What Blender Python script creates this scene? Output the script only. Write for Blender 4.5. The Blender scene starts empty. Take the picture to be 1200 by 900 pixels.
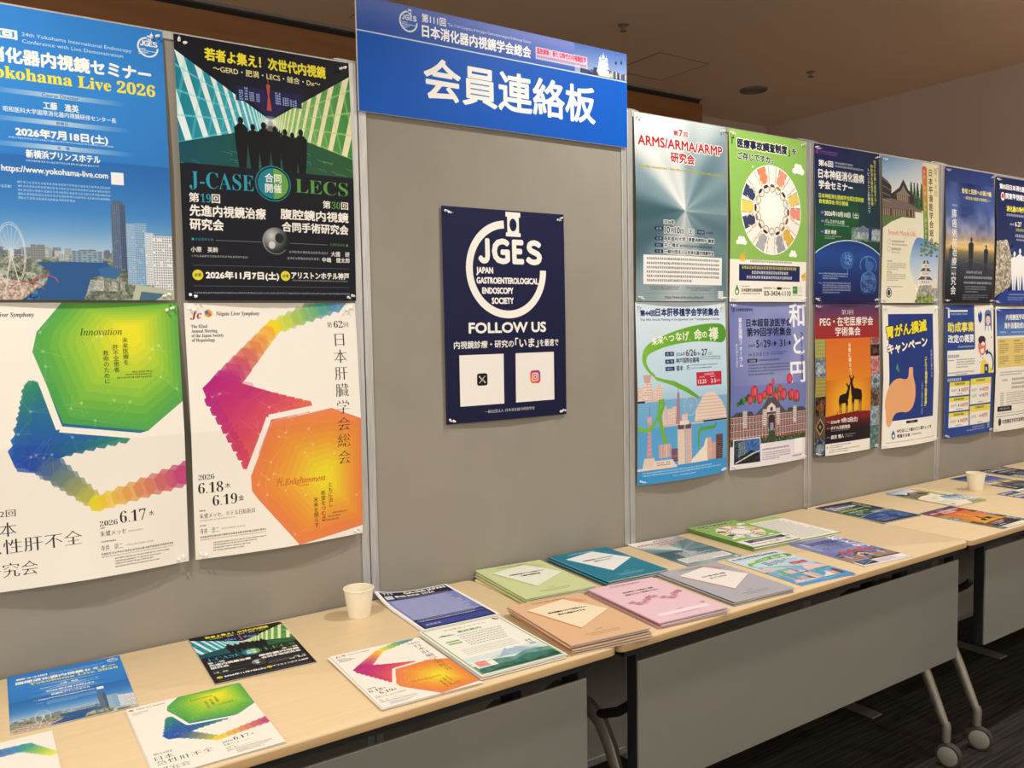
import bpy, math, random
import numpy as np
from mathutils import Matrix, Vector

# ================================================================ camera, world, lights, exposure
scene = bpy.context.scene
scene.view_settings.view_transform = 'Standard'
scene.view_settings.look = 'None'
scene.view_settings.gamma = 1.0
scene.view_settings.exposure = 0.18
scene.view_settings.use_curve_mapping = False
COL = scene.collection

def add_camera():
    yaw, pitch, roll = 0.5996, -0.0671, -0.0177
    cy, sy, cp, sp = math.cos(yaw), math.sin(yaw), math.cos(pitch), math.sin(pitch)
    f = Vector((sy*cp, cy*cp, sp)); r = Vector((cy, -sy, 0)); u = r.cross(f)
    c, s = math.cos(roll), math.sin(roll); R = c*r+s*u; U = -s*r+c*u
    cam = bpy.data.cameras.new('camera'); cam.lens = 36*997.32/1200; cam.sensor_width = 36; cam.clip_start = .02
    o = bpy.data.objects.new('camera', cam); COL.objects.link(o)
    o.matrix_world = Matrix(((R.x, U.x, -f.x, -0.162), (R.y, U.y, -f.y, -2.0301), (R.z, U.z, -f.z, 1.4303), (0, 0, 0, 1)))
    scene.camera = o
add_camera()

world = bpy.data.worlds.new('room_haze'); scene.world = world; world.use_nodes = True
world.node_tree.nodes['Background'].inputs[0].default_value = (1.0, .90, .78, 1)   # dim warm hall beyond the open sides
world.node_tree.nodes['Background'].inputs[1].default_value = 1.15

def spot(x, y, z, power, size=math.radians(120), r=.045, col=(1, .95, .87), blend=.9, tgt=None):
    l = bpy.data.lights.new('downlight_lamp', 'SPOT'); l.energy = power; l.color = col; l.spot_size = size; l.spot_blend = blend; l.shadow_soft_size = r
    o = bpy.data.objects.new('downlight_lamp', l); o.location = (x, y, z)
    d = Vector(tgt)-Vector((x, y, z)) if tgt else Vector((0, 0, -1)); o.rotation_euler = d.to_track_quat('-Z', 'Y').to_euler(); COL.objects.link(o)
for x in (-.55, 1.9, 4.35): spot(x, -.95, 2.97, 116, tgt=(x, -.25, 1.2))
for x in (-1.5, 1.6, 4.2): spot(x, -3.4, 2.97, 80, r=.10, tgt=(x, -2.2, .8))
# ------------------------------------------------------------------ print engine
# Flat print (posters, flyers, covers) is drawn here in millimetres from outlines.
_G = {}
def glyph(s):
    if s in _G: return _G[s]
    c = bpy.data.curves.new('g', 'FONT'); c.body = s; c.resolution_u = 3
    o = bpy.data.objects.new('g', c); m = o.to_mesh(); m.calc_loop_triangles()
    nv, nt = len(m.vertices), len(m.loop_triangles)
    v = np.zeros(nv*3); t = np.zeros(nt*3, dtype=np.int32)
    if nt:
        m.vertices.foreach_get('co', v); m.loop_triangles.foreach_get('vertices', t)
    v = v.reshape(-1, 3)[:, :2]; T3 = v[t.reshape(-1, 3)] if nt else np.zeros((0, 3, 2))
    if nt:
        a, b, d = T3[:, 0], T3[:, 1], T3[:, 2]
        s2 = (b[:, 0]-a[:, 0])*(d[:, 1]-a[:, 1])-(b[:, 1]-a[:, 1])*(d[:, 0]-a[:, 0])
        T3 = T3[np.abs(s2) > 1e-12]; s2 = s2[np.abs(s2) > 1e-12]
        T3[s2 < 0] = T3[s2 < 0][:, ::-1]
    o.to_mesh_clear(); bpy.data.objects.remove(o); bpy.data.curves.remove(c)
    _G[s] = T3
    return T3

def cover(E, H, W, SS=4):
    """exact-in-x, 4x-in-y coverage of a closed set of directed edges (px)"""
    acc = np.zeros((H*SS, W+2))
    if len(E):
        x0, y0, x1, y1 = E.T
        lo = np.ceil(np.minimum(y0, y1)*SS-.5).astype(int); hi = np.ceil(np.maximum(y0, y1)*SS-.5).astype(int)
        lo = np.clip(lo, 0, H*SS); hi = np.clip(hi, 0, H*SS)
        n = np.maximum(hi-lo, 0); idx = np.repeat(np.arange(len(E)), n)
        if len(idx):
            k = np.arange(len(idx))-np.repeat(np.cumsum(n)-n, n)+lo[idx]
            y = (k+.5)/SS; dy = (y1-y0)[idx]
            x = x0[idx]+(y-y0[idx])/dy*(x1-x0)[idx]; x = np.clip(x, 0, W)
            c = np.floor(x).astype(int); f = x-c; sg = np.sign(dy)
            flat = k*(W+2)+c
            acc = (np.bincount(flat, sg*(1-f), H*SS*(W+2))+np.bincount(flat+1, sg*f, H*SS*(W+2)+1)[:H*SS*(W+2)]).reshape(H*SS, W+2)
    cov = np.minimum(np.abs(np.cumsum(acc, 1)), 1)[:, :W]
    return cov.reshape(H, SS, W).mean(1)

def hexc(h): return (int(h[0:2], 16)/255, int(h[2:4], 16)/255, int(h[4:6], 16)/255)
def C(c): return hexc(c) if isinstance(c, str) else c
def lerp(a, b, t):
    a, b = np.array(C(a)), np.array(C(b)); t = np.clip(np.asarray(t), 0, 1)[..., None]
    return a*(1-t)+b*t
def ramp(stops, t):
    t = np.asarray(t); ts = [s[0] for s in stops]; cs = np.array([C(s[1]) for s in stops])
    return np.stack([np.interp(t, ts, cs[:, i]) for i in range(3)], -1)
def vgrad(y0, y1, *cs): return lambda X, Y: ramp([(i/(len(cs)-1), c) for i, c in enumerate(cs)], (Y-y0)/(y1-y0))
def hgrad(x0, x1, *cs): return lambda X, Y: ramp([(i/(len(cs)-1), c) for i, c in enumerate(cs)], (X-x0)/(x1-x0))
def rgrad(cx, cy, r, *cs): return lambda X, Y: ramp([(i/(len(cs)-1), c) for i, c in enumerate(cs)], np.hypot(X-cx, Y-cy)/r)
def noise(H, W, cell, rng):
    gh, gw = int(H/cell)+3, int(W/cell)+3; g = rng.random((gh, gw))
    y = np.arange(H)/cell; x = np.arange(W)/cell; yi = y.astype(int); xi = x.astype(int)
    fy = (y-yi)[:, None]; fx = (x-xi)[None]; fy = fy*fy*(3-2*fy); fx = fx*fx*(3-2*fx)
    a = g[yi][:, xi]; b = g[yi][:, xi+1]; c = g[yi+1][:, xi]; d = g[yi+1][:, xi+1]
    return (a*(1-fx)+b*fx)*(1-fy)+(c*(1-fx)+d*fx)*fy

BASE = {'b': (0x1D400, 0x1D41A, 0x1D7CE), 'i': (0x1D434, 0x1D44E, None), 'bi': (0x1D468, 0x1D482, 0x1D7CE)}
def serif(s, k):
    U, L, D = BASE[k]; r = ''
    for ch in s:
        if 'A' <= ch <= 'Z': r += chr(U+ord(ch)-65)
        elif 'a' <= ch <= 'z': r += '\u210e' if (k == 'i' and ch == 'h') else chr(L+ord(ch)-97)
        elif '0' <= ch <= '9' and D: r += chr(D+ord(ch)-48)
        else: r += ch
    return r

class Art:
    def __init__(s, w, h, ppm, bg, seed=1):
        s.w, s.h, s.p = w, h, ppm; s.W, s.H = int(round(w*ppm)), int(round(h*ppm))
        s.a = np.ones((s.H, s.W, 3)); s.rng = np.random.default_rng(seed)
        s.rect(0, 0, w, h, bg)
    def blend(s, cov, x0, y0, col, al=1.):
        h, w = cov.shape; X0, Y0 = max(x0, 0), max(y0, 0); X1, Y1 = min(x0+w, s.W), min(y0+h, s.H)
        if X1 <= X0 or Y1 <= Y0: return
        cv = (cov[Y0-y0:Y1-y0, X0-x0:X1-x0]*al)[..., None]
        if callable(col):
            X, Y = np.meshgrid((np.arange(X0, X1)+.5)/s.p, (np.arange(Y0, Y1)+.5)/s.p); c = col(X, Y)
        else: c = np.array(C(col))
        v = s.a[Y0:Y1, X0:X1]; v[...] = v*(1-cv)+c*cv
    def edges(s, E, col, al=1., grow=0., thin=0.):
        if not len(E): return
        E = E*s.p; g = grow*s.p; m = int(np.ceil(g+thin*s.p))+2
        x0 = int(np.floor(E[:, [0, 2]].min()))-m; x1 = int(np.ceil(E[:, [0, 2]].max()))+m
        y0 = int(np.floor(E[:, [1, 3]].min()))-m; y1 = int(np.ceil(E[:, [1, 3]].max()))+m
        x0, y0 = max(x0, -4), max(y0, -4); x1, y1 = min(x1, s.W+4), min(y1, s.H+4)
        if x1 <= x0 or y1 <= y0: return
        F = E-np.array([x0, y0, x0, y0]); H, W = y1-y0, x1-x0
        if g > 0.05:
            cov = np.zeros((H, W)); k = 8 if g < 2.5 else 20
            for i in range(k):
                dx, dy = g*math.cos(2*math.pi*i/k), g*math.sin(2*math.pi*i/k)
                cov = np.maximum(cov, cover(F+np.array([dx, dy, dx, dy]), H, W, 2 if g > .8 else 4))
            if g > 1.5: cov = np.maximum(cov, cover(F, H, W, 2))
        else: cov = cover(F, H, W)
        if thin:
            t = thin*s.p/2; a = cover(F+np.array([0, t, 0, t]), H, W); b = cover(F-np.array([0, t, 0, t]), H, W)
            cov = np.minimum(a, b)
        s.blend(cov, x0, y0, col, al)
    def poly(s, P, col, al=1.):
        P = np.asarray(P, float); s.edges(np.hstack([P, np.roll(P, -1, 0)]), col, al)
    def rect(s, x0, y0, x1, y1, col, al=1.): s.poly([(x0, y0), (x1, y0), (x1, y1), (x0, y1)], col, al)
    def rrect(s, x0, y0, x1, y1, r, col, al=1.):
        P = []
        for cx, cy, a0 in ((x1-r, y0+r, -90), (x1-r, y1-r, 0), (x0+r, y1-r, 90), (x0+r, y0+r, 180)):
            P += [(cx+r*math.cos(math.radians(a0+k*18)), cy+r*math.sin(math.radians(a0+k*18))) for k in range(6)]
        s.poly(P, col, al)
    def ell(s, cx, cy, rx, ry, col, al=1., n=48):
        s.poly([(cx+rx*math.cos(2*math.pi*i/n), cy+ry*math.sin(2*math.pi*i/n)) for i in range(n)], col, al)
    def arc(s, cx, cy, rx, ry, wd, a0, a1, col, al=1., n=48):
        A = [math.radians(a0+(a1-a0)*i/n) for i in range(n+1)]
        s.poly([(cx+rx*math.cos(a), cy+ry*math.sin(a)) for a in A]+[(cx+(rx-wd)*math.cos(a), cy+(ry-wd)*math.sin(a)) for a in A[::-1]], col, al)
    def line(s, pts, wd, col, al=1.):
        for (x0, y0), (x1, y1) in zip(pts, pts[1:]):
            d = math.hypot(x1-x0, y1-y0) or 1; nx, ny = -(y1-y0)/d*wd/2, (x1-x0)/d*wd/2
            s.poly([(x0+nx, y0+ny), (x1+nx, y1+ny), (x1-nx, y1-ny), (x0-nx, y0-ny)], col, al)
    def hexa(s, cx, cy, r, rot, col, al=1.):
        s.poly([(cx+r*math.cos(math.radians(rot+60*i)), cy+r*math.sin(math.radians(rot+60*i))) for i in range(6)], col, al)
    def T(s, t, x, y, h, col, w=None, bold=0., anc='l', halo=None, hw=0., thin=0., rot=0., slant=0., al=1., yb=None, font=None):
        """text: x = left/centre/right, y = top of the letters, h = letter height, w = width to fill"""
        lat = all(ord(c) < 0x250 or ord(c) > 0x1D000 or ord(c) == 0x210e for c in t)
        if font: t = serif(t, font)
        T3 = glyph(t)
        if not len(T3): return
        if bold > .8:
            h -= 2*bold; y += bold
            if w: w -= 2*bold
            x += {'l': bold, 'c': 0, 'r': -bold}[anc]
        em = h/(.70 if lat else .90); base = .70 if lat else .83
        P = T3.reshape(-1, 2).copy(); xm, xM = P[:, 0].min(), P[:, 0].max()
        sx = em if w is None else w/(xM-xm)
        px = (P[:, 0]-xm)*sx; ww = (xM-xm)*sx
        px -= {'l': 0, 'c': ww/2, 'r': ww}[anc]
        py = (base-P[:, 1])*em; px = px-slant*(py-h)
        if rot:
            c_, s_ = math.cos(math.radians(rot)), math.sin(math.radians(rot)); px, py = px*c_-py*s_, px*s_+py*c_
        Q = np.stack([px+x, py+y], 1).reshape(-1, 3, 2)
        E = np.concatenate([np.hstack([Q[:, i], Q[:, (i+1) % 3]]) for i in range(3)])
        if halo: s.edges(E, halo, al, grow=hw+bold)
        s.edges(E, col, al, grow=bold, thin=thin)
    def V(s, t, x, y, h, col, step=None, bold=0., halo=None, hw=0., thin=0., sx=1.):
        """vertical text, x = centre line, y = top, h = character size"""
        st = step or h*1.08
        for i, ch in enumerate(t):
            if ch == ' ': continue
            T3 = glyph(ch)
            if not len(T3): continue
            P = T3.reshape(-1, 2).copy(); em = h/.92
            P[:, 0] -= .5 if ord(ch) > 0x2000 else P[:, 0].max()/2; P[:, 1] -= .38
            if ch in 'ー〜「」()（）': P = np.stack([P[:, 1], -P[:, 0]], 1)
            if ch in '、。': P += np.array([.55, .55])
            Q = np.stack([P[:, 0]*em*sx+x, -P[:, 1]*em+y+h/2+i*st], 1).reshape(-1, 3, 2)
            E = np.concatenate([np.hstack([Q[:, k], Q[:, (k+1) % 3]]) for k in range(3)])
            if halo: s.edges(E, halo, 1, grow=hw+bold)
            s.edges(E, col, 1, grow=bold, thin=thin)
    def fine(s, x, y, w, h, col, al=.8, fill=.95):
        """print too small to read: broken strokes, one row"""
        x0, y0 = int(x*s.p), int(y*s.p); W, H = max(int(w*s.p), 2), max(int(round(h*s.p)), 1)
        n = s.rng.random((H, W)); gap = (np.sin(np.arange(W)/s.p*2*math.pi/max(h*1.15, .8)) > -.75)
        s.blend((n > .38)*gap[None]*fill, x0, y0, col, al)
    def para(s, x, y, w, n, h, lead, col, al=.8):
        for i in range(n): s.fine(x, y+i*lead, w*(1 if i < n-1 else .6), h, col, al)
    def mottle(s, x0, y0, x1, y1, cell, amt, al=1., mask=None):
        X0, Y0, X1, Y1 = [int(v*s.p) for v in (x0, y0, x1, y1)]; X0, Y0 = max(X0, 0), max(Y0, 0); X1, Y1 = min(X1, s.W), min(Y1, s.H)
        if X1 <= X0 or Y1 <= Y0: return
        n = noise(Y1-Y0, X1-X0, cell*s.p, s.rng)-.5
        s.a[Y0:Y1, X0:X1] = np.clip(s.a[Y0:Y1, X0:X1]+(n*amt)[..., None], 0, 1)
    def tower(s, x0, y0, x1, y1, wall, win, nx, ny, fx=.55, fy=.5, shade=None):
        s.rect(x0, y0, x1, y1, wall); cx, cy = (x1-x0)/nx, (y1-y0)/ny
        for i in range(nx):
            for j in range(ny):
                if s.rng.random() < .93: s.rect(x0+cx*(i+.5-fx/2), y0+cy*(j+.5-fy/2), x0+cx*(i+.5+fx/2), y0+cy*(j+.5+fy/2), win)
        if shade: s.rect(x0+(x1-x0)*.62, y0, x1, y1, shade, .3)
    def image(s, name):
        im = bpy.data.images.new(name, s.W, s.H, alpha=False)
        px = np.ones((s.H, s.W, 4), dtype=np.float32); px[..., :3] = np.clip(s.a[::-1], 0, 1)
        im.pixels.foreach_set(px.ravel()); im.update(); im.pack()
        return im
W_, N_ = 'f4f1ea', '14151c'
def ring_logo(A, cx, cy, r, col, txt=True, inner=None):
    """the society's ring with an open right side, a capsule head and four letters"""
    w = r*.16
    A.arc(cx, cy, r, r, w, 0, 266, col)
    A.rect(cx-r*.02, cy-r*1.18, cx+r*.36, cy-r*1.08, col); A.rect(cx-r*.02, cy-r*.76, cx+r*.36, cy-r*.68, col)
    A.rect(cx+.02*r, cy-r*1.10, cx+r*.32, cy-r*.72, col)
    A.ell(cx+r*.17, cy-r*.92, r*.09, r*.13, inner or '1a1f45')
    em = r*.50/.74
    for t, a, b in (('Ｊ', -.70, -.42), ('Ｇ', -.37, .07), ('Ｅ', .13, .43), ('Ｓ', .48, .90)):
        A.T(t, cx+a*r, cy-r*.62-.09*em, em*.9, col, w=(b-a)*r, bold=r*.034)
    if txt:
        for i, (t, x0, x1) in enumerate((('JAPAN', -.76, -.35), ('GASTROENTEROLOGICAL', -.76, .79), ('ENDOSCOPY', -.63, .13), ('SOCIETY', -.41, .13))):
            A.T(t, cx+x0*r, cy+(-.045+i*.205)*r, r*.135, col, w=(x1-x0)*r, bold=r*.008)

def art_jges():
    A = Art(420, 594, 1.7, lambda X, Y: lerp('171c44', '12163a', Y/594))
    ring_logo(A, 212, 167, 138, W_, inner='171c44')
    A.T('FOLLOW US', 78, 315, 31, W_, w=268, bold=1.6)
    A.T('内視鏡診療・研究の', 30, 367, 20, W_, w=196, bold=.5); A.T('「いま」', 232, 362, 27, W_, w=84, bold=.8, ); A.T('を最速で', 322, 367, 20, W_, w=70, bold=.5)
    for x0, x1 in ((46, 191), (232, 374)): A.rect(x0, 405, x1, 547, 'f1eee8')
    A.rrect(102, 458, 136, 492, 6, '101010'); A.line([(109, 465), (129, 485)], 4.4, W_); A.line([(129, 465), (109, 485)], 2, W_); A.line([(111.5, 465.6), (127, 484.4)], 1.6, '101010')
    A.rrect(284, 457, 322, 495, 10, lambda X, Y: ramp([(0, 'f7b23c'), (.45, 'e2434b'), (1, '7a3bb8')], ((X-284)+(495-Y))/76))
    A.rrect(291, 464, 315, 488, 6, W_); A.rrect(293.6, 466.6, 312.4, 485.4, 5, 'd5425e'); A.ell(303, 476, 6.5, 6.5, W_); A.ell(303, 476, 4, 4, 'd5425e'); A.ell(309.5, 469.5, 1.5, 1.5, W_)
    A.T('一般社団法人 日本消化器内視鏡学会', 125, 562, 9, W_, w=174)
    return A

def skyline(A, y0, y1, n, cols, x0=0, x1=420, hmin=5, hmax=25):
    for i in range(n):
        x = x0+A.rng.random()*(x1-x0); w = 5+A.rng.random()*14; h = hmin+A.rng.random()*(hmax-hmin)
        A.rect(x, y0-h, x+w, y1, cols[int(A.rng.random()*len(cols))])

def art_yoko():
    A = Art(420, 594, 1.5, lambda X, Y: ramp([(0, '2f7fd0'), (.25, '3186d6'), (.6, '2d77c4'), (.75, '5e9bd2'), (.83, 'c5d6e4')], Y/594), 3)
    A.rect(0, 300, 420, 520, lambda X, Y: ramp([(0, '2465b0'), (.5, '3f84c8'), (1, 'c2d3e0')], (Y-300)/220), .75)
    skyline(A, 497, 535, 60, ['7d8a94', '98a2a8', '687680', 'b3b8ba'], hmin=2, hmax=14)
    A.rect(0, 505, 420, 594, '7c8578'); A.mottle(0, 505, 420, 594, 9, .3); skyline(A, 560, 575, 40, ['9aa09c', '8a8a80', 'b4b4ac', '6c7a68', '5e7050'], hmin=2, hmax=10); A.mottle(0, 500, 420, 594, 3, .25)
    A.poly([(150, 516), (280, 512), (300, 530), (250, 548), (235, 594), (120, 594), (165, 560), (172, 535)], '2c5a92')
    A.poly([(265, 528), (290, 520), (315, 530), (300, 548), (272, 545)], '3b6ba0')
    A.poly([(0, 560), (60, 540), (150, 565), (120, 594), (0, 594)], 'b8a69a'); A.mottle(0, 535, 150, 594, 3, .4)
    for cx, cy, w, h, c in ((140, 495, 26, 30, '8c8f90'), (215, 502, 60, 24, '87a0b4'), (190, 506, 20, 14, 'b7bcbc'), (60, 498, 24, 28, 'a39c94')): A.tower(cx, cy-h/2, cx+w, cy+h/2, c, '5f6f7c', 6, 6)
    A.tower(295, 388, 324, 527, '6b7f9b', '33435c', 7, 40, .5, .6, '20304a'); A.poly([(297, 388), (322, 388), (319, 380), (300, 380)], '556884')
    A.tower(324, 428, 342, 560, 'a9c4dc', '6d97c0', 5, 30, .7, .55); A.tower(342, 426, 366, 565, '9cbcd9', '5f8bb8', 6, 30, .7, .55)
    A.tower(362, 446, 380, 560, 'dfe4e8', '8aa0b5', 4, 22); A.tower(378, 452, 422, 575, 'e9ebec', '55677c', 9, 22, .5, .55)
    A.poly([(340, 560), (420, 572), (420, 594), (330, 594)], 'b9bfa9'); A.poly([(350, 575), (400, 580), (380, 594), (345, 594)], '4c7088')
    for r in (44, 41, 8): A.arc(104, 502, r*.62, r*1.5, 1.2, 0, 360, 'e8e4de', .85)
    for k in range(18):
        a = k*math.pi/9; A.line([(104, 502), (104+26*math.cos(a), 502+64*math.sin(a))], .7, 'e0dcd6', .7)
    A.line([(104, 502), (90, 585)], 2, 'd8d4ce'); A.line([(104, 502), (122, 585)], 2, 'd8d4ce')
    A.arc(165, 560, 24, 18, 2, 180, 350, 'c0566a'); A.arc(130, 572, 30, 16, 2, 180, 360, 'c0566a')
    A.T('第24回', 22, 48, 20, 'f4f1ea', w=116, bold=1.2)
    A.T('24th Yokohama International Endoscopy', 146, 50, 7.5, 'dfe9f5', w=208); A.T('Conference with Live Demonstration', 146, 64, 7.5, 'dfe9f5', w=190)
    A.T('国際消化器内視鏡セミナー', 22, 84, 32, 'f6f4ee', w=370, bold=1.4)
    A.T('Yokohama Live 2026', 70, 123, 24, 'f3e04a', w=328, font='b', bold=.5)
    ring_logo(A, 388, 40, 22, W_, txt=False, inner='2f7fd0')
    for k in range(4): A.rect(368, 44+k*3.6, 368+(16, 36, 20, 14)[k], 45.6+k*3.6, 'dfe9f5')
    for y, t in ((172, 'Course Director'), (228, '開催日'), (279, '会　場')):
        A.rect(60, y-5, 350, y+5, lambda X, Y: lerp('3080d0', 'b9cde0', 1-np.abs(X-205)/140)); A.T(t, 210, y-3.5, 7, '1d4f94', anc='c')
    A.T('工藤　進英', 210, 186, 15, W_, w=66, anc='c', bold=.4); A.T('昭和医科大学国際消化器内視鏡研修センター長', 105, 204, 10.5, W_, w=210, bold=.15)
    A.T('2026年7月18日(土)', 124, 243, 19, W_, w=173, bold=.9); A.fine(112, 264, 196, 3.4, 'dfe9f5')
    A.T('新横浜プリンスホテル', 141, 288, 16, W_, w=138, bold=.6); A.fine(140, 308, 138, 4, 'dfe9f5')
    A.T('URL', 78, 324, 6, W_); A.T('https://www.yokohama-live.com', 96, 322, 12, W_, w=197, bold=.45); A.rect(299, 320, 324, 346, 'eef0f2')
    A.fine(88, 362, 24, 5, 'cfe0f2'); A.para(123, 352, 175, 5, 4.6, 8, 'cfe0f2', .7)
    return A

def art_jcase():
    A = Art(420, 594, 1.7, '131620', 5)
    vp = (211, 168)
    def fan(side, cols, lines):
        xe = 0 if side < 0 else 420; iv = lambda u: vp[0]+side*(vp[0] if side < 0 else 420-vp[0])*u
        A.poly([(xe, 34), vp, (vp[0]+side*30, 196), (xe, 290)], lambda X, Y: ramp([(0, cols[0]), (1, cols[1])], np.abs(X-vp[0])/215))
        top = lambda u: vp[1]+(34-vp[1])*u; bot = lambda u: vp[1]+14+(290-vp[1]-14)*u
        for i in range(17):                                   # slanting tubes of light that shrink towards the vanishing point
            u = 1.25*.80**i; d = .30*u; w = .095*u
            A.poly([(iv(u), top(u)), (iv(u-w), top(u-w)), (iv(u-d-w*.6), bot(u-d)), (iv(u-d), bot(u-d))], lines[0], .95)
            A.poly([(iv(u-.10*u), top(u-.10*u)), (iv(u-.13*u), top(u-.13*u)), (iv(u+.12*u), bot(u+.12*u)), (iv(u+.15*u), bot(u+.15*u))], lines[1], .35)
        for v in (.12, .34, .56, .80): A.poly([(xe, 34+256*v), (xe, 34+256*v+5), (vp[0], vp[1]+6)], lines[1], .6)
    fan(-1, ('52c0cc', '127c92'), ('eef8f8', '7fdbe4')); fan(1, ('a8d884', '38883f'), ('f8f0c8', 'bfe08a'))
    A.poly([(0, 284), (0, 240), (150, 200), (270, 200), (420, 240), (420, 290)], lambda X, Y: lerp('0e4d5e', '2c5c34', X/420))
    for i in range(26):
        x = 20+A.rng.random()*380; y = 235+A.rng.random()*45; A.line([(x, y), (x+10+A.rng.random()*16, y+3), (x+20, y+8)], .8, '7fc9c0' if x < 210 else 'b9d98a', .6)
    A.poly([(100, 20), (320, 20), (300, 110), (212, 168), (120, 110)], '161a2b'); A.rect(132, 96, 292, 130, '1d1f45', .9)
    A.poly([(132, 96), (292, 96), (214, 167)], '241f52')
    for x, w, h in ((140, 10, 14), (153, 8, 22), (164, 12, 12), (180, 9, 10), (226, 14, 20), (244, 16, 10), (262, 18, 7)): A.tower(x, 118-h, x+w, 128, '38507e', 'b8c8ee', 3, 5)
    A.poly([(205, 84), (215, 84), (212, 110), (216, 145), (204, 145), (208, 110)], 'b8503c'); A.line([(210, 70), (210, 90)], 1.4, 'c86048')
    A.ell(vp[0], vp[1]+8, 34, 18, 'e8f4e8', .35); A.ell(vp[0], vp[1]+4, 16, 9, 'ffffff', .5)
    for i, (x, y, k) in enumerate(((140, 168, 1.05), (168, 181, 1), (194, 174, 1.05), (221, 181, 1), (246, 184, .97), (264, 190, .92), (286, 180, 1))):
        A.ell(x, y+8*k, 6*k, 8*k, '0d1115'); A.poly([(x-15*k, y+24*k), (x-6*k, y+15*k), (x+6*k, y+15*k), (x+15*k, y+24*k), (x+13*k, y+62*k), (x+8*k, y+112*k), (x-8*k, y+112*k), (x-13*k, y+62*k)], '0d1115')
    A.rect(0, 286, 420, 594, '131620')
    A.T('若者よ集え！次世代内視鏡', 66, 19, 29, 'f2e63c', w=292, bold=1.1)
    A.T('〜GERD・肥満・LECS・縫合・Dx〜', 84, 56, 15, 'f0eaa0', w=258, bold=.3)
    A.T('J-CASE', 19, 301, 38, '2b9bb4', w=145, font='b', thin=.9); A.T('LECS', 266, 299, 34, '5a9b4c', w=138, font='b', thin=.9)
    A.ell(211, 317, 44, 42, '20808e'); A.ell(211, 317, 41, 39, '131620'); A.ell(211, 317, 38, 36, lambda X, Y: np.where((X < 211)[..., None], np.array(C('1a8296')), np.array(C('66a84e'))))
    A.T('合同', 211, 294, 20, W_, w=40, anc='c', bold=.5); A.T('開催', 211, 318, 20, W_, w=40, anc='c', bold=.5)
    A.T('第', 17, 351, 20, W_, w=22, bold=.5); A.T('19', 42, 352, 19, '2b9bb4', font='b', w=23); A.T('回', 67, 351, 20, W_, w=18, bold=.5)
    A.T('先進内視鏡治療', 17, 377, 26, W_, w=174, bold=.9, ); A.T('研究会', 16, 408, 26, W_, w=76, bold=.9)
    A.T('第', 336, 348, 18, W_, w=20, bold=.5); A.T('30', 359, 349, 17, '5a9b4c', font='b', w=23); A.T('回', 385, 348, 18, W_, w=18, bold=.5)
    A.T('腹腔鏡内視鏡', 226, 374, 25, W_, w=178, bold=.9); A.T('合同手術研究会', 229, 405, 24, W_, w=174, bold=.9)
    A.ell(213, 453, 33, 33, lambda X, Y: lerp('cfd2d2', '1b1d22', np.hypot(X-203, Y-440)/42)); A.ell(222, 445, 11, 12, '23252b'); A.ell(203, 462, 8, 9, 'e6e6e2', .8); A.arc(213, 453, 31, 31, 2, 40, 200, '9a9c9c', .8)
    A.ell(22, 455, 3, 3, '2b9bb4'); A.fine(28, 452, 40, 6, '2b9bb4'); A.line([(73, 456), (178, 456)], .8, '9aa0a8'); A.ell(398, 455, 3, 3, '5a9b4c'); A.fine(352, 452, 40, 6, '5a9b4c'); A.line([(248, 456), (345, 456)], .8, '9aa0a8')
    A.T('小原　英幹', 17, 472, 12, W_, w=60, bold=.3); A.fine(18, 491, 128, 5, 'c9ccd2')
    A.T('大圃　研', 354, 472, 12, W_, w=50, bold=.3); A.fine(246, 474, 100, 6, 'c9ccd2'); A.T('中嶋　健太郎', 330, 487, 12, W_, w=74, bold=.3); A.fine(240, 489, 84, 6, 'c9ccd2')
    A.line([(20, 514), (402, 514)], .8, '6d727c'); A.line([(20, 561), (402, 561)], .8, '6d727c')
    A.ell(30, 536, 12, 12, 'e2d83c'); A.T('会期', 30, 532, 8, '222222', w=15, anc='c'); A.ell(234, 535, 12, 12, 'e2d83c'); A.T('会場', 234, 531, 8, '222222', w=15, anc='c')
    A.T('2026年11月7日(土)', 47, 526, 19, W_, w=171, bold=1); A.T('アリストンホテル神戸', 249, 525, 16, W_, w=152, bold=.7); A.fine(252, 544, 146, 3.6, 'b9bcc4')
    A.fine(20, 575, 385, 4.4, 'b9bcc4', .8)
    return A

def hexchain(A, p0, p1, r0, r1, c0, c1, n, al=.55, rot=12):
    for i in range(n):
        t = i/(n-1); A.hexa(p0[0]+(p1[0]-p0[0])*t, p0[1]+(p1[1]-p0[1])*t, r0+(r1-r0)*t, rot, tuple(lerp(c0, c1, t)), al)
def lattice(A, pts, n, al=.2):
    x0, y0, x1, y1 = pts
    for i in range(n):
        a = (x0+A.rng.random()*(x1-x0), y0+A.rng.random()*(y1-y0)); A.ell(a[0], a[1], 3, 3, 'ffffff', al*1.4)
        for k in range(3): A.line([a, (a[0]+(A.rng.random()-.5)*90, a[1]+(A.rng.random()-.5)*90)], .8, 'ffffff', al)

def liver_head(A, x, dark='2a2a2e'):
    A.T('Niigata Liver Symphony', x+50, 20, 9, dark, w=102, font='bi'); A.hexa(x+33, 24, 10, 30, 'e0a040'); A.hexa(x+30, 22, 5, 30, '4a78b0'); A.hexa(x+36, 27, 4, 30, 'c86a48')

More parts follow.
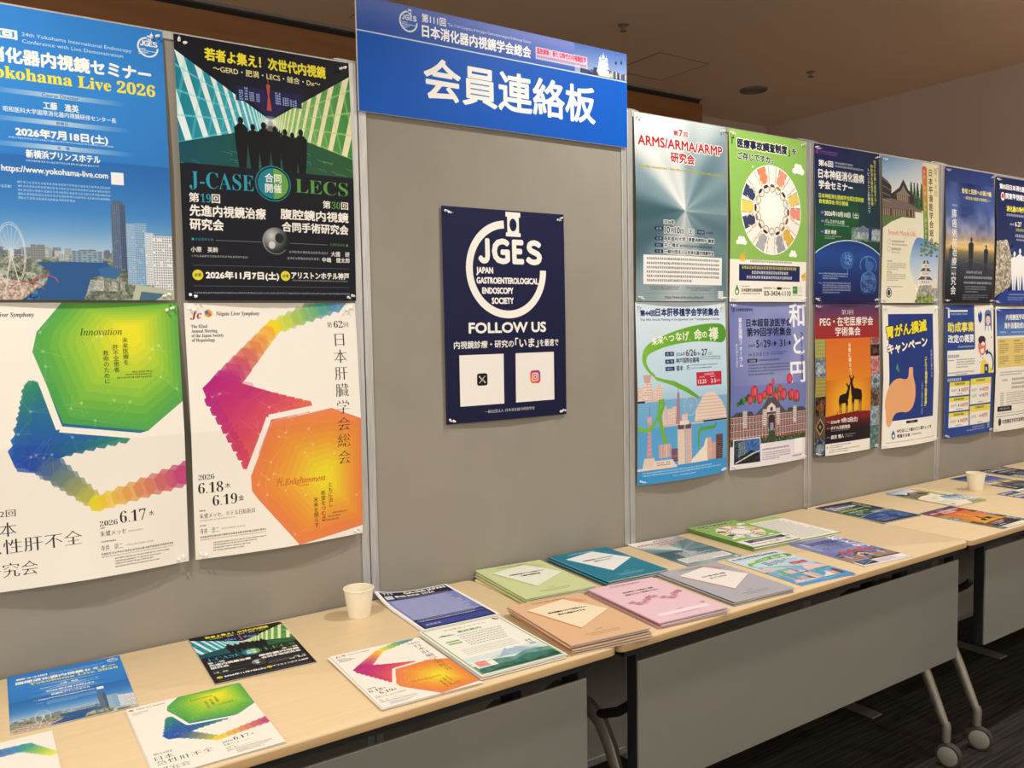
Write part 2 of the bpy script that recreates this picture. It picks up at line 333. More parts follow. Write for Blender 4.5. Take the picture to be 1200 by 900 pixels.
def art_617():
    A = Art(420, 594, 1.6, 'f3efe6', 7)
    hexchain(A, (118, 185), (98, 322), 16, 22, '2e7f6a', '1f5fa8', 7, .9); hexchain(A, (150, 210), (110, 322), 50, 34, '3a8f62', '2450b0', 8, .75)
    A.poly([(125, 160), (92, 250), (80, 318), (112, 350), (190, 318), (285, 296), (345, 283), (180, 240)], lambda X, Y: ramp([(0, '2f8a6e'), (.45, '23699c'), (1, '2448b4')], (Y-150)/190-(X-120)/500))
    for i in range(7): A.hexa(160+i*22, 312-i*2.6, 17-i*.8, 12, tuple(lerp('2760a0', '2f8a72', i/6)), .9); A.hexa(122-i*5.5, 175+i*22, 15+i*.4, 12, tuple(lerp('2f8a6e', '2459b0', i/6)), .9)
    hexchain(A, (140, 336), (234, 432), 30, 19, '2a55a4', 'c9c04a', 8, .7); hexchain(A, (120, 330), (234, 432), 24, 18, '2a50a8', 'd8cf3e', 6, .55)
    hexchain(A, (234, 432), (425, 388), 20, 31, 'ecdc30', 'b8357f', 9, .7); hexchain(A, (245, 430), (415, 390), 18, 26, 'f0c040', 'cc4a80', 5, .4)
    A.line([(115, 72), (168, 266), (350, 298), (425, 240)], 13, 'f3efe6'); A.line([(121, 100), (129, 60)], 9, 'f3efe6')
    P = np.array([(193, -8), (430, -8), (430, 215), (342, 284), (175, 254), (127, 102), (137, 61)], float); c = np.array([320, 60.])
    for i in range(11):
        t = 1-i/12; A.poly(c+(P-c)*t, tuple(ramp([(0, '4ea44a'), (.4, '92c63e'), (.85, 'e2e02e'), (1, 'eee628')], i/11)), .95)
    lattice(A, (140, 20, 410, 240), 14); lattice(A, (90, 170, 240, 330), 8)
    A.T('Innovation', 217, 55, 15, '2c3a20', w=84, font='i'); A.V('未来医療を', 306, 76, 11.5, '2c3a20', 12.2); A.V('肝不全患者', 286, 91, 11.5, '2c3a20', 12.2); A.V('救命のために', 266, 103, 11.5, '2c3a20', 12.2)
    A.fine(318, 150, 42, 3.5, '2c3a20'); A.fine(303, 156, 55, 3.5, '2c3a20'); A.fine(286, 162, 72, 3.5, '2c3a20')
    liver_head(A, -18); A.para(14, 52, 56, 3, 4, 9, '444444')
    A.T('第52回', 20, 424, 15, N_, w=60, thin=.6); A.T('日本', 20, 450, 30, N_, w=60, thin=1.5); A.T('急性肝不全', 18, 486, 31, N_, w=182, thin=1.6, rot=-.6); A.T('研究会', 17, 535, 30, N_, w=98, thin=1.5)
    A.T('2026', 235, 472, 11, '222222', w=36, font='b', thin=.7); A.T('6.17', 276, 456, 26, '222222', w=54, font='b', thin=1.6); A.T('水', 336, 463, 11, '222222')
    A.fine(236, 486, 10, 3, '222222'); A.T('朱鷺メッセ', 235, 494, 12, '222222', w=52, thin=.5); A.fine(292, 500, 30, 4, '999999')
    A.fine(236, 516, 30, 3, '222222'); A.T('寺井　崇二', 235, 525, 12.5, '222222', w=44, thin=.5); A.fine(284, 530, 60, 4, 'b07a70'); A.fine(236, 542, 150, 4.6, '222222'); A.fine(236, 549, 152, 3, '8a8a8a')
    for k in range(4): A.fine(262, 556+k*6, (116, 96, 80, 92)[k], 3, '444444')
    return A

def art_62():
    A = Art(420, 594, 1.6, 'f3efe6', 8)
    hexchain(A, (365, -4), (204, 59), 30, 20, '2f7ab8', 'e8e22c', 8, .7); hexchain(A, (330, 12), (204, 60), 24, 19, '3aa888', 'f0e420', 5, .45)
    hexchain(A, (204, 59), (80, 190), 21, 36, 'f0d020', 'b02384', 8, .7); hexchain(A, (190, 72), (90, 185), 20, 34, 'f0a040', 'b8287c', 5, .45)
    A.poly([(30, 196), (60, 168), (140, 196), (290, 250), (180, 286), (125, 395), (42, 232)], lambda X, Y: ramp([(0, 'a81c84'), (.35, 'cb3068'), (1, 'e0695a')], ((X-30)+(Y-170))/330))
    for i in range(8): A.hexa(48+i*11, 226+i*22, 16, 12, tuple(lerp('b0247e', 'd24a60', i/7)), .95); A.hexa(135+i*20, 212+i*6, 17, 12, tuple(lerp('bc2a74', 'e06a58', i/7)), .95)
    hexchain(A, (85, 205), (215, 320), 44, 84, 'ac2082', 'dd5f5c', 6, .28)
    A.line([(345, 252), (180, 274), (122, 412), (124, 452), (140, 482)], 13, 'f3efe6')
    P = np.array([(186, 286), (340, 262), (430, 298), (430, 572), (244, 594), (148, 470), (133, 447), (132, 411)], float); c = np.array([322, 432.])
    for i in range(11):
        t = 1-i/12; A.poly(c+(P-c)*t, tuple(ramp([(0, 'e58048'), (.4, 'eaa03c'), (.85, 'ecd632'), (1, 'f0e230')], i/11)), .95)
    lattice(A, (145, 290, 415, 570), 14); lattice(A, (45, 190, 240, 330), 10)
    A.T('Jc', 12, 16, 20, 'a03038', w=26, font='bi'); liver_head(A, 20)
    for k, t in enumerate(('The 62nd', 'Annual Meeting', 'of the Japan Society', 'of Hepatology')): A.T(t, 13, 50+k*10.5, 7.4, '333333', font='b', w=(36, 58, 72, 52)[k])
    A.T('第', 341, 48, 13, N_, thin=.6); A.T('62', 359, 45, 17, N_, font='b', w=24, thin=.8); A.T('回', 386, 48, 13, N_, thin=.6)
    A.V('日本肝臓学会総会', 372, 74, 35, N_, 42.6, thin=1.9)
    A.T('光', 190, 423, 20, 'c0402c', thin=.8); A.T('Enlightenment', 213, 428, 14, 'c0502c', w=106, font='i', bold=.2); A.fine(250, 446, 26, 4.5, 'c0502c')
    A.V('ともに治し', 331, 449, 12, '4a3010', 12.8); A.V('希望をつむぎ', 311, 468, 12, '4a3010', 12.8); A.V('未来を照らす', 291, 482, 12, '4a3010', 12.8)
    A.fine(335, 526, 40, 3.5, '4a3010'); A.fine(322, 534, 36, 3.5, '4a3010'); A.fine(305, 542, 48, 3.5, '4a3010')
    A.T('2026', 12, 396, 12, '222222', w=36, font='b', thin=.8); A.T('6.18', 11, 415, 25, '222222', w=56, font='b', thin=1.6); A.T('木', 71, 421, 12, '222222'); A.T('6.19', 42, 447, 25, '222222', w=56, font='b', thin=1.6); A.T('金', 101, 454, 12, '222222')
    A.fine(12, 479, 14, 3, '222222'); A.T('朱鷺メッセ、ホテル日航新潟', 12, 487, 12, '222222', w=126, thin=.5); A.fine(12, 502, 80, 3.4, 'b07a70')
    A.fine(12, 514, 14, 3, '222222'); A.T('寺井　崇二', 12, 522, 13, '222222', w=42, thin=.5); A.fine(60, 526, 54, 4, 'c08a70'); A.fine(12, 540, 150, 4.6, '222222'); A.fine(12, 547, 152, 3, 'b07a70')
    for k in range(4): A.fine(40, 557+k*6, (122, 100, 84, 70)[k], 3, '444444')
    return A

def art_banner():
    A = Art(906, 286, 1.3, '0058c2', 9)
    A.rect(0, 0, 906, 84, lambda X, Y: lerp('8a92d6', '2f58b4', .25+.9*np.abs(Y/84-.1)+.15*np.sin(X/140)))
    A.rect(700, 0, 906, 84, lambda X, Y: ramp([(0, '3b62ae'), (.5, '7f9fcf'), (1, 'dcd6d4')], Y/84), .85)
    A.rect(0, 0, 906, 84, lambda X, Y: lerp('2a4ea8', '5a77c8', X/906), .25)
    skyline(A, 80, 84, 60, ['3a4a78', '55618c', '2f3c60'], x0=720, x1=906, hmin=3, hmax=20)
    for i in range(26):
        x = 775+A.rng.random()*130; A.rect(x, 60+A.rng.random()*10, x+5, 82, ('49516a', 'c9ccd0', '6a7a5a')[i % 3])
    # sailing ship
    for mx, hh in ((800, 60), (812, 70), (824, 62)):
        A.line([(mx, 80), (mx, 80-hh)], 1.6, 'e8e4dc')
        for j in range(4):
            y = 78-hh*(.25+.2*j); w = 11-j*2; A.poly([(mx-w, y), (mx+w-2, y), (mx+w, y+hh*.16), (mx-w-1, y+hh*.16)], 'f2f0ea')
    A.poly([(784, 70), (800, 34), (800, 70)], 'f2f0ea'); A.poly([(786, 72), (842, 72), (836, 82), (794, 82)], 'e2ddd0')
    for x, y in ((862, 30), (884, 26)): A.rrect(x-3.5, y, x+3.5, y+9, 2, '2c3040'); A.line([(x, y-8), (x, y)], .8, '2c3040')
    A.rect(0, 84, 906, 87.5, 'cfe0f2')
    ring_logo(A, 147, 40, 27, 'e4f0fa', txt=False, inner='5a74c8')
    for k in range(4): A.rect(126, 42+k*4.6, 126+(18, 44, 24, 16)[k], 44+k*4.6, 'c8dcf4')
    A.T('第111回', 187, 12, 21, 'ffffff', w=72, bold=.5); A.T('The 111th Congress of the Japan Gastroenterological Endoscopy Society', 266, 22, 7.5, 'f0f4fa', w=274)
    A.T('日本消化器内視鏡学会総会', 186, 39, 33, 'ffffff', w=354, bold=1.1, halo='2b4ea6', hw=1)
    A.rect(556, 36, 748, 70, 'e8dcea', .75); A.T('温故創新・新たな時代の内視鏡医学', 560, 37, 17, 'd0336a', w=184, bold=.6, halo='f4ecf2', hw=1.4); A.fine(560, 59, 184, 6, 'b04070')
    A.T('会員連絡板', 188, 122, 108, 'fbfaf6', w=590, bold=2.7)
    return A

def art_614():
    A = Art(420, 594, 1.2, 'f3efe6', 10)
    hexchain(A, (-20, 120), (210, 90), 34, 40, 'b02384', '8a3a9a', 8, .6); hexchain(A, (210, 90), (330, 90), 40, 34, '5a60b0', '2f8ac0', 6, .6); hexchain(A, (330, 90), (405, 190), 34, 20, '2f9a9a', 'e2e22c', 8, .6)
    liver_head(A, 0); A.T('第30回', 90, 250, 14, N_, w=56, thin=.6); A.T('日本肝', 60, 290, 44, N_, w=190, thin=2); A.T('研究会', 60, 350, 44, N_, w=190, thin=2)
    return A
def smooth(P, n=2):
    P = np.asarray(P, float)
    for _ in range(n):
        Q = np.roll(P, -1, 0); P = np.stack([P*.75+Q*.25, P*.25+Q*.75], 1).reshape(-1, 2)
    return P
def art_arms():
    def metal(X, Y):
        a = np.arctan2(Y-297, X-209); r = np.hypot(X-209, Y-297)
        v = .40+.26*np.cos(2*(a+1.75))+.16*np.cos(3*a+.6)+.07*np.cos(11*a)+.03*np.sin(r*.9)
        v = v+.25*np.exp(-r/40)+.28*np.clip((150-Y)/150, 0, 1)
        return ramp([(0, '3d5c66'), (.35, '74909a'), (.6, 'b3c0c2'), (.85, 'e0e2e0'), (1, 'f0f0ec')], v)
    A = Art(420, 594, 1.3, metal, 11)
    A.rect(0, 300, 420, 594, '3a5a66', .25)
    A.T('第', 172, 38, 16, 'b02028', w=20, bold=.6, halo='f4f2ee', hw=2.2); A.T('7', 196, 33, 22, 'b02028', w=16, bold=.8, halo='f4f2ee', hw=2.2); A.T('回', 218, 38, 16, 'b02028', w=20, bold=.6, halo='f4f2ee', hw=2.2)
    A.T('ARMS/ARMA/ARMP', 13, 67, 33, 'b02028', w=391, bold=1.2, halo='f4f2ee', hw=2.4); A.T('研究会', 154, 109, 34, 'b02028', w=112, bold=1.2, halo='f4f2ee', hw=2.4)
    A.T('Anti-reflux mucosectomy / Anti-reflux mucosal ablation / Anti-reflux mucoplasty', 14, 161, 8, 'a89a1c', w=392, bold=.4)
    A.T('2026年', 116, 331, 12, '20242a', w=44, bold=.5, halo='eef0f0', hw=2.2)
    for y, w in ((356, 0), (388, 1), (409, 2), (429, 3)): A.rrect(77, y-2, 113, y+9, 2, '1f2c4e'); A.T(('会 期', '会 場', '当番世話人', '主 催')[w], 95, y, 7, W_, anc='c', w=22)
    A.T('10', 118, 352, 21, '1b1e24', w=24, bold=.9, halo='eef0f0', hw=2.2); A.T('月', 144, 356, 16, '1b1e24', bold=.5, halo='eef0f0', hw=2.2); A.T('10', 162, 352, 21, '1b1e24', w=24, bold=.9, halo='eef0f0', hw=2.2); A.T('日（土）', 188, 356, 16, '1b1e24', w=66, bold=.5, halo='eef0f0', hw=2.2)
    A.rrect(270, 356, 306, 370, 2, '1f2c4e'); A.T('参加費', 288, 359, 8, W_, anc='c', w=26); A.T('10,000円', 312, 359, 9, '1b1e24', w=38)
    A.T('昭和医科大学江東豊洲病院9F 講堂', 118, 384, 13, '1b1e24', w=236, bold=.35, halo='eef0f0', hw=2); A.T('井上 晴洋', 118, 405, 13, '1b1e24', w=62, bold=.35, halo='eef0f0', hw=2); A.fine(188, 409, 160, 7, '1b1e24')
    A.T('一般社団法人日本消化器内視鏡学会', 118, 426, 13, '1b1e24', w=236, bold=.35, halo='eef0f0', hw=2)
    A.rect(30, 445, 396, 539, 'f0eeea'); A.para(44, 453, 338, 6, 8, 14, '33363c', .85)
    A.fine(56, 546, 130, 4, '33363c'); A.fine(60, 553, 120, 4, '33363c'); A.fine(215, 548, 130, 4, '33363c'); A.fine(240, 555, 96, 4, '33363c'); A.line([(30, 568), (390, 568)], .6, '55606a')
    A.T('https://www.arms-arma-armp.net/', 121, 575, 10, '2a2e34', w=182); A.rect(377, 558, 404, 584, 'd8dcdc')
    return A

def cloud(A, x, y, k):
    for dx, dy, r in ((0, 0, 12), (-13, 4, 8), (12, 4, 9), (-5, -6, 8), (6, -5, 8)): A.ell(x+dx*k, y+dy*k, r*k, r*k*.8, 'fbfaf4')

def art_consult():
    A = Art(420, 594, 1.3, '8dbb5c', 12)
    A.rect(0, 446, 420, 594, 'f3f0e4')
    A.T('「', 14, 28, 32, '1d2a4a', bold=1); A.T('医療事故調査制度', 42, 28, 33, '1d2a4a', w=270, bold=1.6, halo='f7f4c8', hw=3); A.T('」', 316, 32, 32, '1d2a4a', w=10, bold=1); A.T('を', 338, 32, 25, '1d2a4a', w=26, bold=1, halo='f3f4e4', hw=1.5)
    A.T('ご存じですか。', 41, 74, 27, '1d2a4a', w=190, bold=.9, halo='f3f4e4', hw=1.5)
    cx, cy = 217, 266
    A.ell(cx, cy, 165, 160, 'f5f3ea')
    cols = ['e88a60', 'f3efe6', 'ee9a82', 'f3efe6', 'e2c868', 'e89080', 'f3efe6', 'd8b444', '9a9fa8', 'f3efe6', 'aaafb4', 'f3efe6', '3a466c', 'e8d060', '3a466c', 'f3efe6']
    for i, c in enumerate(cols):
        a = -math.pi/2-.35+i*2*math.pi/len(cols); ca, sa = math.cos(a), math.sin(a)
        def P(r, t): return (cx+r*ca-t*sa, cy+r*.97*sa+t*ca)
        A.poly([P(160, -22), P(160, 22), P(104, 17), P(98, 0), P(104, -17)], c); A.line([P(160, -22), P(104, -17)], 1.6, '4a4a52'); A.line([P(160, 22), P(104, 17)], 1.6, '4a4a52')
        A.line([P(140, -14), P(104, -30), P(96, -14)], 4, 'f0cdb0'); A.line([P(140, 16), P(104, 30), P(96, 14)], 4, 'f0cdb0')
        hx, hy = P(80, 0); A.ell(hx, hy, 14.5, 14.5, '3a3a44'); A.ell(hx, hy, 12.6, 12.6, 'f6e4d4')
        bx, by = P(86, 0); A.poly([P(94, -10), P(94, 10), P(86, 13), P(83, 0), P(86, -13)], ('2b2b35', '6b5142', '9c7b58', '2b2b35', 'b9b6b0')[i % 5])
    cloud(A, 372, 108, 1.7); cloud(A, 56, 381, 1.3); cloud(A, 338, 418, 1.1); A.ell(120, 120, 4, 3, 'fbfaf4')
    for x, y in ((62, 437), (404, 500)): A.ell(x, y, 15, 9, 'd9b24a'); A.poly([(x-8, y-4), (x+10, y-18), (x+14, y-12), (x+4, y+2)], 'd9b24a'); A.ell(x+2, y+10, 14, 6, 'e4c56a')
    A.fine(101, 448, 232, 7, '4a4a42')
    A.rect(45, 463, 380, 520, '1f2a5e'); A.fine(60, 468, 300, 11, 'f0e04a', 1); A.fine(110, 485, 200, 11, 'f4f2ea', 1); A.fine(84, 502, 250, 11, 'f4f2ea', 1)
    A.poly([(36, 533), (47, 556), (45, 566), (36, 571), (27, 566), (25, 556)], '4a8c3c'); A.ell(36, 559, 6, 7, 'f3f0e4')
    A.fine(58, 538, 40, 4, '333333'); A.T('日本医療安全調査機構', 58, 547, 11, '333333', w=104, bold=.3); A.fine(58, 563, 96, 5, '333333')
    A.T('相談専用ダイヤル', 172, 541, 8, '333333', w=66); A.rrect(244, 541, 272, 550, 2, '222222'); A.fine(278, 543, 46, 5, '333333'); A.T('03-3434-1110', 173, 555, 17, '2a2a2a', w=152, bold=.5)
    A.rect(338, 537, 367, 564, '4a8c3c'); A.fine(342, 545, 20, 8, 'c8e0b8'); A.rect(371, 538, 397, 561, 'e4e2d6'); A.fine(338, 568, 60, 3, '444444')
    return A

def art_liver44():
    A = Art(420, 594, 1.3, lambda X, Y: ramp([(0, 'dbe9f2'), (.45, 'bfdcee'), (.75, '7fb6de'), (1, '5aa4d8')], Y/594), 13)
    g = lambda X, Y: lerp('4d9430', '7dbb3c', np.clip(1-X/420+.1, 0, 1))
    A.T('第44回', 20, 26, 20, '1f2f6a', w=66, bold=.9); A.T('日本肝移植学会学術集会', 88, 20, 27, '1f2f6a', w=300, bold=1.1); A.T('The 44th Annual Meeting of the Japanese Liver Transplantation Society', 20, 53, 8, '2a3a70', w=370)
    up = [(420, 75), (340, 72), (251, 80), (160, 98), (80, 122), (40, 142), (24, 165), (22, 195), (40, 222), (69, 244)]; dn = [(80, 240), (52, 220), (38, 195), (44, 172), (80, 158), (150, 142), (251, 132), (340, 134), (420, 142)]
    A.poly(smooth(up+dn), g)
    A.poly([(66, 240), (110, 252), (165, 262), (230, 290), (288, 326), (270, 326), (215, 300), (150, 274), (80, 254)], g)
    for i, (ch, x, y, h) in enumerate((('未', 67, 116, 24), ('来', 92, 111, 25), ('へ', 120, 110, 17), ('つ', 144, 106, 25), ('な', 176, 100, 28), ('げ', 208, 98, 30), ('、', 240, 118, 10), ('命', 262, 92, 36), ('の', 302, 98, 24), ('襷', 334, 87, 44))): A.T(ch, x, y, h, 'f8f6e4', bold=.8)
    for y, t in ((164, '会 期'), (189, '会 場'), (213, '当番世話人')): A.rect(123, y, 165, y+14, '1f2f6a'); A.T(t, 144, y+3, 8, W_, anc='c', w=30)
    A.T('2026年', 173, 166, 14, '2a3350', w=44); A.T('6/26', 220, 159, 21, '2a3350', w=48, bold=.5); A.T('(金)', 270, 168, 11, '2a3350', w=20); A.T('27', 294, 159, 21, '2a3350', w=28, bold=.5); A.T('(土)', 326, 168, 11, '2a3350', w=20)
    A.T('神戸国際会議場', 173, 186, 17, '2a3350', w=108, bold=.3); A.fine(286, 184, 104, 4, '2a3350'); A.fine(286, 192, 104, 4, '2a3350')
    A.T('福本　巧', 173, 211, 17, '2a3350', w=62, bold=.3); A.fine(242, 210, 130, 4, '2a3350'); A.fine(242, 220, 100, 4, '2a3350')
    A.rect(266, 237, 391, 283, 'c02a44'); A.T('演題募集期間', 328, 241, 8, W_, anc='c', w=50); A.T('12.25', 274, 262, 13, W_, w=38, bold=.5); A.T('～', 316, 264, 8, W_); A.T('3.5', 336, 262, 13, W_, w=26, bold=.5); A.fine(366, 266, 18, 6, W_); A.fine(280, 252, 26, 5, W_); A.fine(334, 252, 26, 5, W_)
    pk, dkc, wn = 'ecd6ca', '8a6478', 'c0969a'
    A.rect(0, 320, 420, 420, '5aa4d8', .6)
    for x0, x1, y0 in ((1, 28, 275), (26, 60, 262), (58, 84, 285), (80, 107, 270)): A.tower(x0, y0, x1, 324, pk, wn, 4, 7)
    A.poly([(24, 236), (60, 236), (52, 262), (30, 262)], 'c8a8a4'); A.rect(0, 320, 30, 326, '2c2430')
    for x0, x1, y0 in ((107, 124, 342), (126, 152, 352), (150, 176, 346), (196, 222, 374)): A.tower(x0, y0, x1, 408, pk, wn, 4, 9)
    A.poly([(174, 300), (184, 300), (190, 405), (168, 405)], 'b08090'); A.line([(179, 284), (179, 304)], 2, '8a6478')
    A.arc(237, 348, 33, 33, 2.2, 0, 360, 'd8c0c8')
    for k in range(12): A.line([(237, 348), (237+31*math.cos(k*.5236), 348+31*math.sin(k*.5236))], .8, 'd8c0c8')
    A.poly([(257, 402), (262, 366), (290, 326), (310, 308), (352, 306), (392, 340), (414, 372), (420, 402)], pk)
    for k in range(8): A.line([(270, 398-k*11), (410, 398-k*11)], 2.2, wn, .7)
    A.rect(296, 402, 420, 407, '2c2430'); A.rect(107, 405, 300, 411, 'd8c0b4')
    A.rect(0, 411, 420, 545, '5ba6dc')
    A.poly([(42, 380), (58, 380), (56, 420), (62, 505), (38, 505), (44, 420)], 'c898a0'); A.rect(40, 372, 60, 392, 'd8b0b0'); A.line([(50, 340), (50, 372)], 2, '8a6478'); A.poly([(28, 508), (70, 508), (82, 552), (18, 552)], 'e4d0c0')
    for i in range(8): A.line([(43, 396+i*14), (58, 396+i*14)], 1, 'f0dcd8')
    A.poly([(88, 320), (112, 316), (118, 340), (104, 372), (92, 362), (104, 340), (100, 332), (90, 342)], g); A.poly([(86, 330), (96, 322), (96, 360), (128, 466), (112, 470), (84, 372)], g); A.poly([(0, 400), (30, 412), (60, 404), (84, 372), (88, 384), (60, 420), (28, 424), (0, 412)], g)
    A.tower(91, 468, 144, 512, 'e2c4bc', 'a87888', 9, 1, .4, .95); A.tower(146, 486, 176, 530, dkc, '6a4860', 1, 6, 1, .5)
    A.tower(175, 416, 207, 545, 'e8dcc8', 'c0a898', 8, 34, .5, .5); A.tower(209, 416, 241, 545, 'dcc4bc', 'b08890', 8, 34, .5, .5); A.rect(177, 408, 205, 424, '6a4860'); A.rect(211, 408, 239, 424, '6a4860'); A.rect(186, 396, 228, 410, 'ecdcd0')
    A.poly([(241, 530), (300, 490), (312, 462), (324, 470), (322, 545), (230, 548)], 'efe2d4'); A.tower(318, 463, 340, 538, 'e0bca8', 'b88878', 4, 14); A.tower(340, 482, 362, 538, 'd8b0a4', 'b08078', 4, 12); A.tower(364, 456, 400, 545, '4a2c34', 'd8a898', 6, 16, .4, .4)
    A.poly([(270, 492), (272, 440), (284, 424), (350, 424), (372, 410), (356, 434), (288, 436), (280, 452), (278, 490)], g)
    A.poly([(60, 548), (70, 520), (150, 520), (170, 548)], 'ead8cc'); A.tower(80, 524, 140, 546, 'ead8cc', '8a6478', 9, 3)
    A.rect(0, 542, 420, 594, '3f96d4'); A.rect(0, 540, 170, 548, 'ecd6ca'); A.fine(22, 554, 320, 5, 'eaf2fa'); A.fine(22, 563, 372, 5, 'eaf2fa'); A.fine(150, 574, 110, 4, 'eaf2fa')
    return A

def art_usound():
    A = Art(420, 594, 1.3, lambda X, Y: ramp([(0, '6470b4'), (.35, '9098c8'), (.8, '7078b8'), (1, '5a68a8')], np.hypot(X-250, Y-150)/360), 14)
    A.poly([(12, 22), (17, 20), (17, 40), (12, 30)], '2c7a6a'); A.poly([(22, 20), (27, 22), (26, 32), (20, 42)], '2c3a8a'); A.T('日本超音波医学会', 34, 24, 10, '262a48', w=90, bold=.3)
    A.T('日本超音波医学会', 88, 62, 27, '14162e', w=246, bold=.8); A.T('第99回学術集会', 88, 94, 30, '14162e', w=246, bold=.8)
    A.T('2026年', 94, 151, 11, '1c1e3a', w=36); A.T('5', 137, 138, 26, '1c1e3a', w=15, bold=.6); A.T('月', 156, 146, 16, '1c1e3a'); A.T('29', 176, 138, 26, '1c1e3a', w=36, bold=.6); A.T('日', 216, 148, 13, '1c1e3a'); A.ell(238, 152, 7, 8, '1c1e3a'); A.T('～', 248, 148, 9, '1c1e3a'); A.T('31', 266, 138, 26, '1c1e3a', w=30, bold=.6); A.T('日', 300, 148, 13, '1c1e3a'); A.ell(323, 152, 7, 8, '1c1e3a')
    A.T('会長', 94, 185, 8, '1c1e3a'); A.T('古川まどか', 116, 181, 15, '1c1e3a', w=88, thin=.4); A.fine(212, 182, 96, 4, '1c1e3a'); A.fine(212, 189, 80, 4, '1c1e3a')
    A.rrect(88, 204, 140, 217, 2, '20243c'); A.T('演題募集', 114, 207, 8, W_, anc='c', w=36); A.fine(146, 207, 120, 7, '1c1e3a'); A.para(92, 224, 228, 4, 6, 11, '1c1e3a', .75)
    A.V('東京国際フォーラム', 55, 57, 18, 'f0f0f8', 19.5, bold=.4); A.V('東京都千代田区', 34, 148, 10, 'f0f0f8', 12)
    A.T('和', 322, 6, 88, 'f6f6fa', w=92, bold=2); A.T('と', 344, 114, 84, 'f6f6fa', w=66, bold=2); A.T('円', 324, 218, 84, 'f6f6fa', w=88, bold=2)
    A.T('Peace & Harmony', 404, 112, 15, '2a2e6a', w=180, font='bi', rot=90)
    A.rect(0, 300, 420, 400, lambda X, Y: lerp('7078b8', '6c86c4', (Y-300)/100), .6)
    for i in range(90):
        x = 25+A.rng.random()*350; y = 372-abs(math.sin(x/60))*14-A.rng.random()*44*math.exp(-((x-215)/150)**2); A.ell(x, y, 7, 9, ('4a8a3c', '3a6a34', '7aa84c', '2c5230')[i % 4])
    for x, y, r in ((120, 322, 20), (204, 320, 21), (318, 284, 17), (150, 348, 17), (174, 336, 14), (240, 348, 18), (282, 340, 20), (330, 342, 17), (360, 350, 19), (100, 350, 14), (262, 318, 13), (222, 290, 9)):
        A.ell(x, y, r, r*1.15, 'b02c44'); A.ell(x-r*.3, y-r*.1, r*.45, r*.9, 'd44a5e'); A.ell(x+r*.35, y, r*.3, r*.8, 'e0707c', .8)
    br, wh, dk = '8a4438', 'e0d4cc', '3a2c34'
    A.rect(0, 405, 420, 508, br)
    A.poly([(0, 408), (30, 392), (110, 392), (120, 410)], '4a4650'); A.poly([(300, 408), (310, 392), (400, 392), (420, 404), (420, 412), (300, 412)], '4a4650'); A.poly([(120, 408), (166, 380), (196, 348), (236, 348), (268, 380), (306, 408)], '55505c')
    for y in (410, 432, 458, 482): A.line([(0, y), (420, y)], 2.6, wh, .8)
    for i in range(26):
        x = 6+i*16.3
        for y in (416, 438, 464): A.rect(x, y, x+8, y+15, 'b8c0cc'); A.rect(x+1.6, y+1.6, x+6.4, y+15, '39424f'); A.line([(x+11.5, 410), (x+11.5, 504)], 1.8, wh, .75)
    for x in (72, 350, 176, 250): A.tower(x-10, 388, x+12, 450, wh, '6a5a60', 4, 9)
    A.poly([(186, 400), (240, 400), (236, 380), (213, 366), (192, 380)], wh); A.rrect(196, 410, 232, 470, 14, dk); A.rect(204, 440, 224, 468, '8a98a8')
    A.ell(213, 390, 8, 8, '4a4650'); A.rect(0, 492, 420, 514, '44583a'); A.mottle(0, 484, 420, 516, 3, .5); A.rect(196, 470, 232, 510, '3c4a38')
    A.rect(0, 512, 420, 594, 'e9e2ea'); A.rect(14, 487, 153, 582, 'e9e2ea'); A.rect(19, 491, 150, 576, '3a4654'); A.rect(60, 491, 150, 545, '3f6aa8'); A.tower(40, 498, 74, 560, '5a6a72', '8aa0a8', 5, 9); A.poly([(22, 560), (110, 530), (150, 548), (150, 576), (19, 576)], '23262c'); A.line([(26, 572), (110, 544), (148, 536)], 5, 'c8ccd0'); A.mottle(19, 491, 150, 576, 4, .25)
    A.rect(351, 511, 400, 566, 'f6f4f4'); A.fine(162, 532, 156, 6, '2a2a3a'); A.para(162, 545, 160, 4, 4.5, 8, '44445a', .7); A.fine(336, 572, 64, 6, '33334a')
    return A

